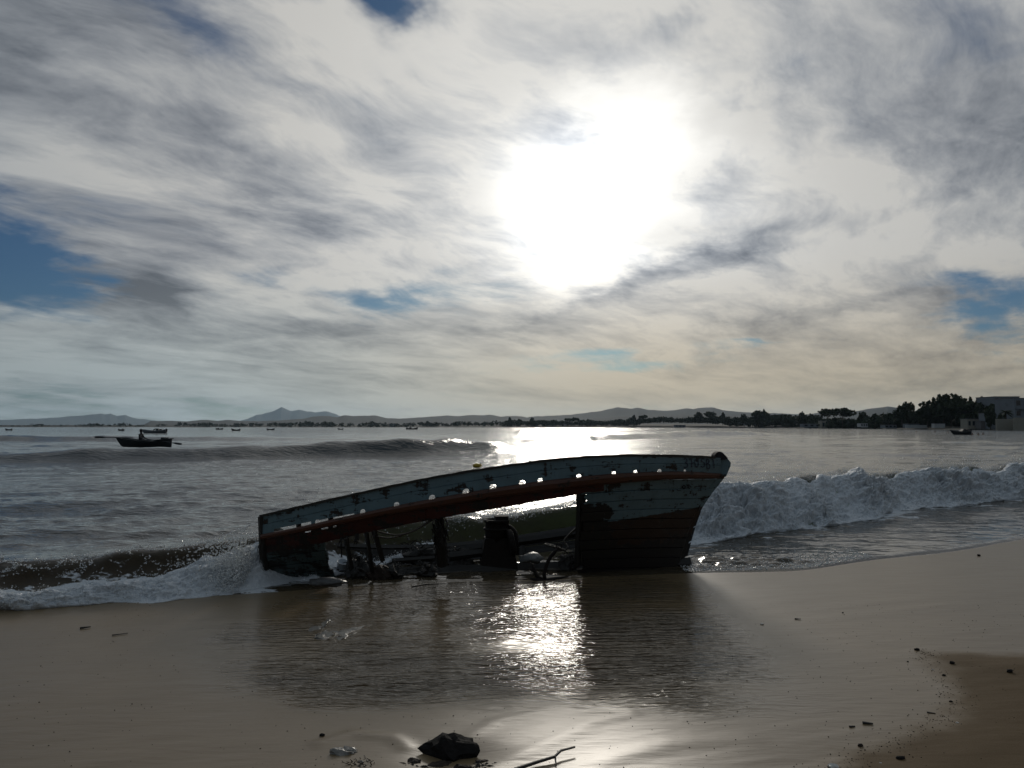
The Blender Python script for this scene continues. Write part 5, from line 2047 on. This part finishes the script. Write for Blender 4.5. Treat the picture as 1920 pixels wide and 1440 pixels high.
def wood_stuff(px0, px1, D0, D1, top0, top1, n, label, seed, leaves=46):
    """a far belt of trees that reads as one mass"""
    r = np.random.default_rng(seed)
    Vs, Qs, o = [], [], 0
    for i in range(n):
        t = r.uniform(0, 1)
        px_ = px0 + (px1 - px0) * t
        D = (D0 + (D1 - D0) * t) * r.uniform(1.0, 1.08)
        top = top0 + (top1 - top0) * t + abs(r.normal(0, 3.0)) - 1.0 + 2.2 * float(fbm(np.array([px_ * 0.03]), np.array([0.0]), 2, seed)[0])
        X = (px_ - 960) / FPX * D
        zb = land_z(D, X)
        h = max(2.0, W(px_, top, D).z - zb)
        w = h * r.uniform(0.8, 1.5)
        m = 6
        d = r.normal(size=(m, 3)); d /= np.linalg.norm(d, axis=1, keepdims=True)
        cen = d * np.array([w * .32, w * .32, h * .28]) + np.array([X, D, zb + h * .55])
        rad_ = np.tile(np.array([[w * .24, w * .24, h * .24]]), (m, 1))
        V, Q = leaf_cloud(cen, rad_, leaves, 0.075 * (h + w) * 0.8, r)
        Vs.append(V); Qs.append(Q + o); o += len(V)
    me = np_mesh("woodland", np.concatenate(Vs), np.concatenate(Qs), False)
    tag(link("woodland", me, M_leaf2), label, "woodland", kind="stuff")


wood_stuff(1660, 1868, 520, 385, 778, 762, 200, "dense dark wood on the right headland", 401, 90)
wood_stuff(1520, 1700, 720, 500, 785, 783, 170, "low dark wood below the umbrella pines", 402)
wood_stuff(1180, 1530, 1260, 740, 784, 779, 420, "dark belt of trees along the middle shore", 403)
wood_stuff(950, 1220, 1560, 1240, 789, 786, 300, "low belt of trees on the shore below the sun", 404)
wood_stuff(330, 960, 2430, 1560, 794, 790, 420, "thin dark strip of trees on the far left shore", 405, 30)
wood_stuff(-200, 340, 2620, 2430, 796.5, 795.5, 300, "faint dark strip of shore at the left horizon", 406, 24)


# palms
def palm(px_, top_py, base_D, label, spread, seed):
    X = (px_ - 960) / FPX * base_D
    zb = land_z(base_D, X)
    h = W(px_, top_py, base_D).z - zb
    r = np.random.default_rng(seed)
    root = empty("palm_tree", (X, base_D, zb))
    tag(root, label, "palm", "palms on the headland")
    zc = h * 0.80
    tk = local_part("trunk", tube_data([(0, 0, -.5), (.1, 0, zc * .5), (0, 0, zc)], [.35, .28, .3], 8), M_bark, root)
    for i in range(26):
        a = r.uniform(0, 6.28)
        el_ = r.uniform(-0.5, 1.2)
        L = spread * r.uniform(.85, 1.1)
        pts = []
        for t in np.linspace(0, 1, 6):
            d_ = L * t * math.cos(el_ * (1 - .5 * t))
            pts.append((d_ * math.cos(a), d_ * math.sin(a), zc + L * (math.sin(el_) * t - 0.55 * t * t)))
        V, F = [], []
        pts = np.array(pts)
        side = np.array([-math.sin(a), math.cos(a), 0])
        for j, p in enumerate(pts):
            w = .42 * math.sin(math.pi * (0.12 + .85 * j / 5)) * spread / 3
            V += [p - side * w + (0, 0, -w * .5), p, p + side * w + (0, 0, -w * .5)]
        for j in range(5):
            b = j * 3
            F += [(b, b + 1, b + 4, b + 3), (b + 1, b + 2, b + 5, b + 4)]
        local_part("frond", (np.array(V), F), M_leaf2, root)


palm(1885, 764, 340, "low wide palm in front of the pale apartment block", 3.4, 1)
palm(1897, 747, 350, "tall palm against the corner of the grey house at right", 2.8, 2)

# houses
M_white = simple("whitewashed_wall", (0.42, 0.42, 0.42), 0.85, 0.12, 0.3, 0.0)
M_grey = simple("grey_render", (0.15, 0.165, 0.185), 0.85, 0.15, 0.3, 0.0)
M_beige = simple("beige_wall", (0.25, 0.23, 0.19), 0.85, 0.15, 0.3, 0.0)
M_glass = simple("dark_window", (0.02, 0.024, 0.03), 0.15, 0.1, 1.0, 0.0)
M_roof = simple("roof_slab", (0.14, 0.13, 0.13), 0.9, 0.2, 0.3, 0.0)


def house(name, px0, px1, top, base, D, deep, material, label, floors=0, cols=0, cat="house", parapet=True, win=(0.55, 0.5)):
    x0, x1 = (px0 - 960) / FPX * D, (px1 - 960) / FPX * D
    zt, zb = W(px0, top, D).z, W(px0, base, D).z - 0.6
    zb = min(zb, land_z(D + deep / 2, (x0 + x1) / 2) + 0.2)
    root = empty(name, ((x0 + x1) / 2, D + deep / 2, zb))
    root["world_parts"] = True
    tag(root, label, cat)
    part("wall", box(((x0 + x1) / 2, D + deep / 2, (zt + zb) / 2), (x1 - x0, deep, zt - zb)), material, root)
    if parapet:
        part("roof", box(((x0 + x1) / 2, D + deep / 2, zt + 0.12), (x1 - x0 + 0.3, deep + 0.3, 0.25)), M_roof, root)
    if floors:
        fh = (zt - zb) / floors
        cw = (x1 - x0) / cols
        for f in range(floors):
            for c_ in range(cols):
                xc, zc = x0 + cw * (c_ + .5), zb + fh * (f + .55)
                w_, h_ = cw * win[0], fh * win[1]
                fr = part("window", box((xc, D - 0.02, zc), (w_, 0.12, h_)), M_roof, root)
                part("pane", box((xc, D - 0.085, zc), (w_ * .86, 0.04, h_ * .86)), M_glass, fr)
            if cols > 2:
                part("balcony", box(((x0 + x1) / 2, D - .5, zb + fh * f + .1 + 0.02), ((x1 - x0) * .94, 1.0, 0.9)), material, root)
    return root


house("apartment_block", 1865, 1912, 744, 800, 400, 16, M_grey, "tall grey apartment block with balconies at the right edge", 5, 5, "building", True, (0.7, 0.45))
r_ = house("corner_house", 1902, 1990, 747, 786, 345, 14, M_grey, "nearer grey house cut by the right edge of the picture", 3, 6, "building")
for (px0, px1, top, base, D, deep, m, lab, cat) in [
        (1868, 1899, 785.5, 801, 335, 1.0, M_beige, "pale garden wall on the beach below the low palm", "wall"),
        (1901, 1990, 783, 801, 330, 1.0, M_beige, "higher pale garden wall at the right edge of the beach", "wall"),
        (1813, 1836, 786, 797, 380, 6.0, M_beige, "small beige house at the foot of the wood", "house"),
        (1853, 1868, 775, 800, 372, 8.0, M_grey, "dark low house left of the apartment block", "house"),
        (1838, 1866, 790, 800, 375, 5.0, M_roof, "brown shed between the beige house and the garden wall", "shed"),
        (1751, 1771, 794.5, 800, 420, 3.0, M_white, "low white beach hut left of the small motorboat", "hut"),
        (1698, 1738, 797, 801, 440, 1.0, M_white, "long low white wall along the beach under the wood", "wall"),
        (1701, 1723, 795, 800, 455, 6.0, M_grey, "low grey house behind the long white wall", "house"),
        (1613, 1626, 794, 799, 560, 6.0, M_white, "small pale house below the slim dark tree", "house"),
        (1658, 1680, 797, 801, 480, 6.0, M_grey, "low grey boathouse at the foot of the wood's left slope", "house"),
        (1505, 1538, 795, 800, 700, 8.0, M_grey, "long grey house below the left umbrella pine", "house"),
        (1540, 1560, 789, 797, 690, 8.0, M_beige, "pale house among the trunks of the umbrella pines", "house"),
        (1396, 1402, 789, 796, 940, 6.0, M_white, "tiny white house on the middle shore", "house"),
        (828, 838, 796, 798.5, 1850, 20.0, M_white, "tiny pale house on the far shore above the swell", "house"),
        (1055, 1062, 795, 798, 1440, 12.0, M_white, "tiny pale house on the shore below the sun", "house"),
        (1265, 1285, 797, 800, 1100, 8.0, M_grey, "long low building at the water on the middle shore", "house"),
        (730, 742, 794, 797, 1950, 20.0, M_grey, "low grey house on the far shore below the dark hills", "house")]:
    house("garden_wall" if cat == "wall" else ("beach_hut" if cat in ("hut", "shed") else "house"), px0, px1, top, base, D, deep, m, lab,
          1 if (px1 - px0) > 12 and cat == "house" else 0, 3, cat, cat != "wall")


# ------------------------------------------------------------------ the air over the bay
def build_haze():
    x0, x1, y0, y1, z0, z1 = -17000, 17000, -7000, 20000, -4.5, 450
    V, F = box(((x0 + x1) / 2, (y0 + y1) / 2, (z0 + z1) / 2), (x1 - x0, y1 - y0, z1 - z0))
    me = py_mesh("haze", V, F)
    m = bpy.data.materials.new("haze_air")
    m.use_nodes = True
    t = m.node_tree
    t.nodes.clear()
    out = t.nodes.new('ShaderNodeOutputMaterial')
    v = t.nodes.new('ShaderNodeVolumePrincipled')
    v.inputs['Color'].default_value = (0.60, 0.80, 1.0, 1)
    v.inputs['Density'].default_value = HAZE
    v.inputs['Anisotropy'].default_value = 0.45
    t.links.new(v.outputs[0], out.inputs['Volume'])
    tag(link("haze", me, m), "thin grey haze lying over the bay", "haze", kind="stuff")


HAZE = 2.6e-5
build_haze()
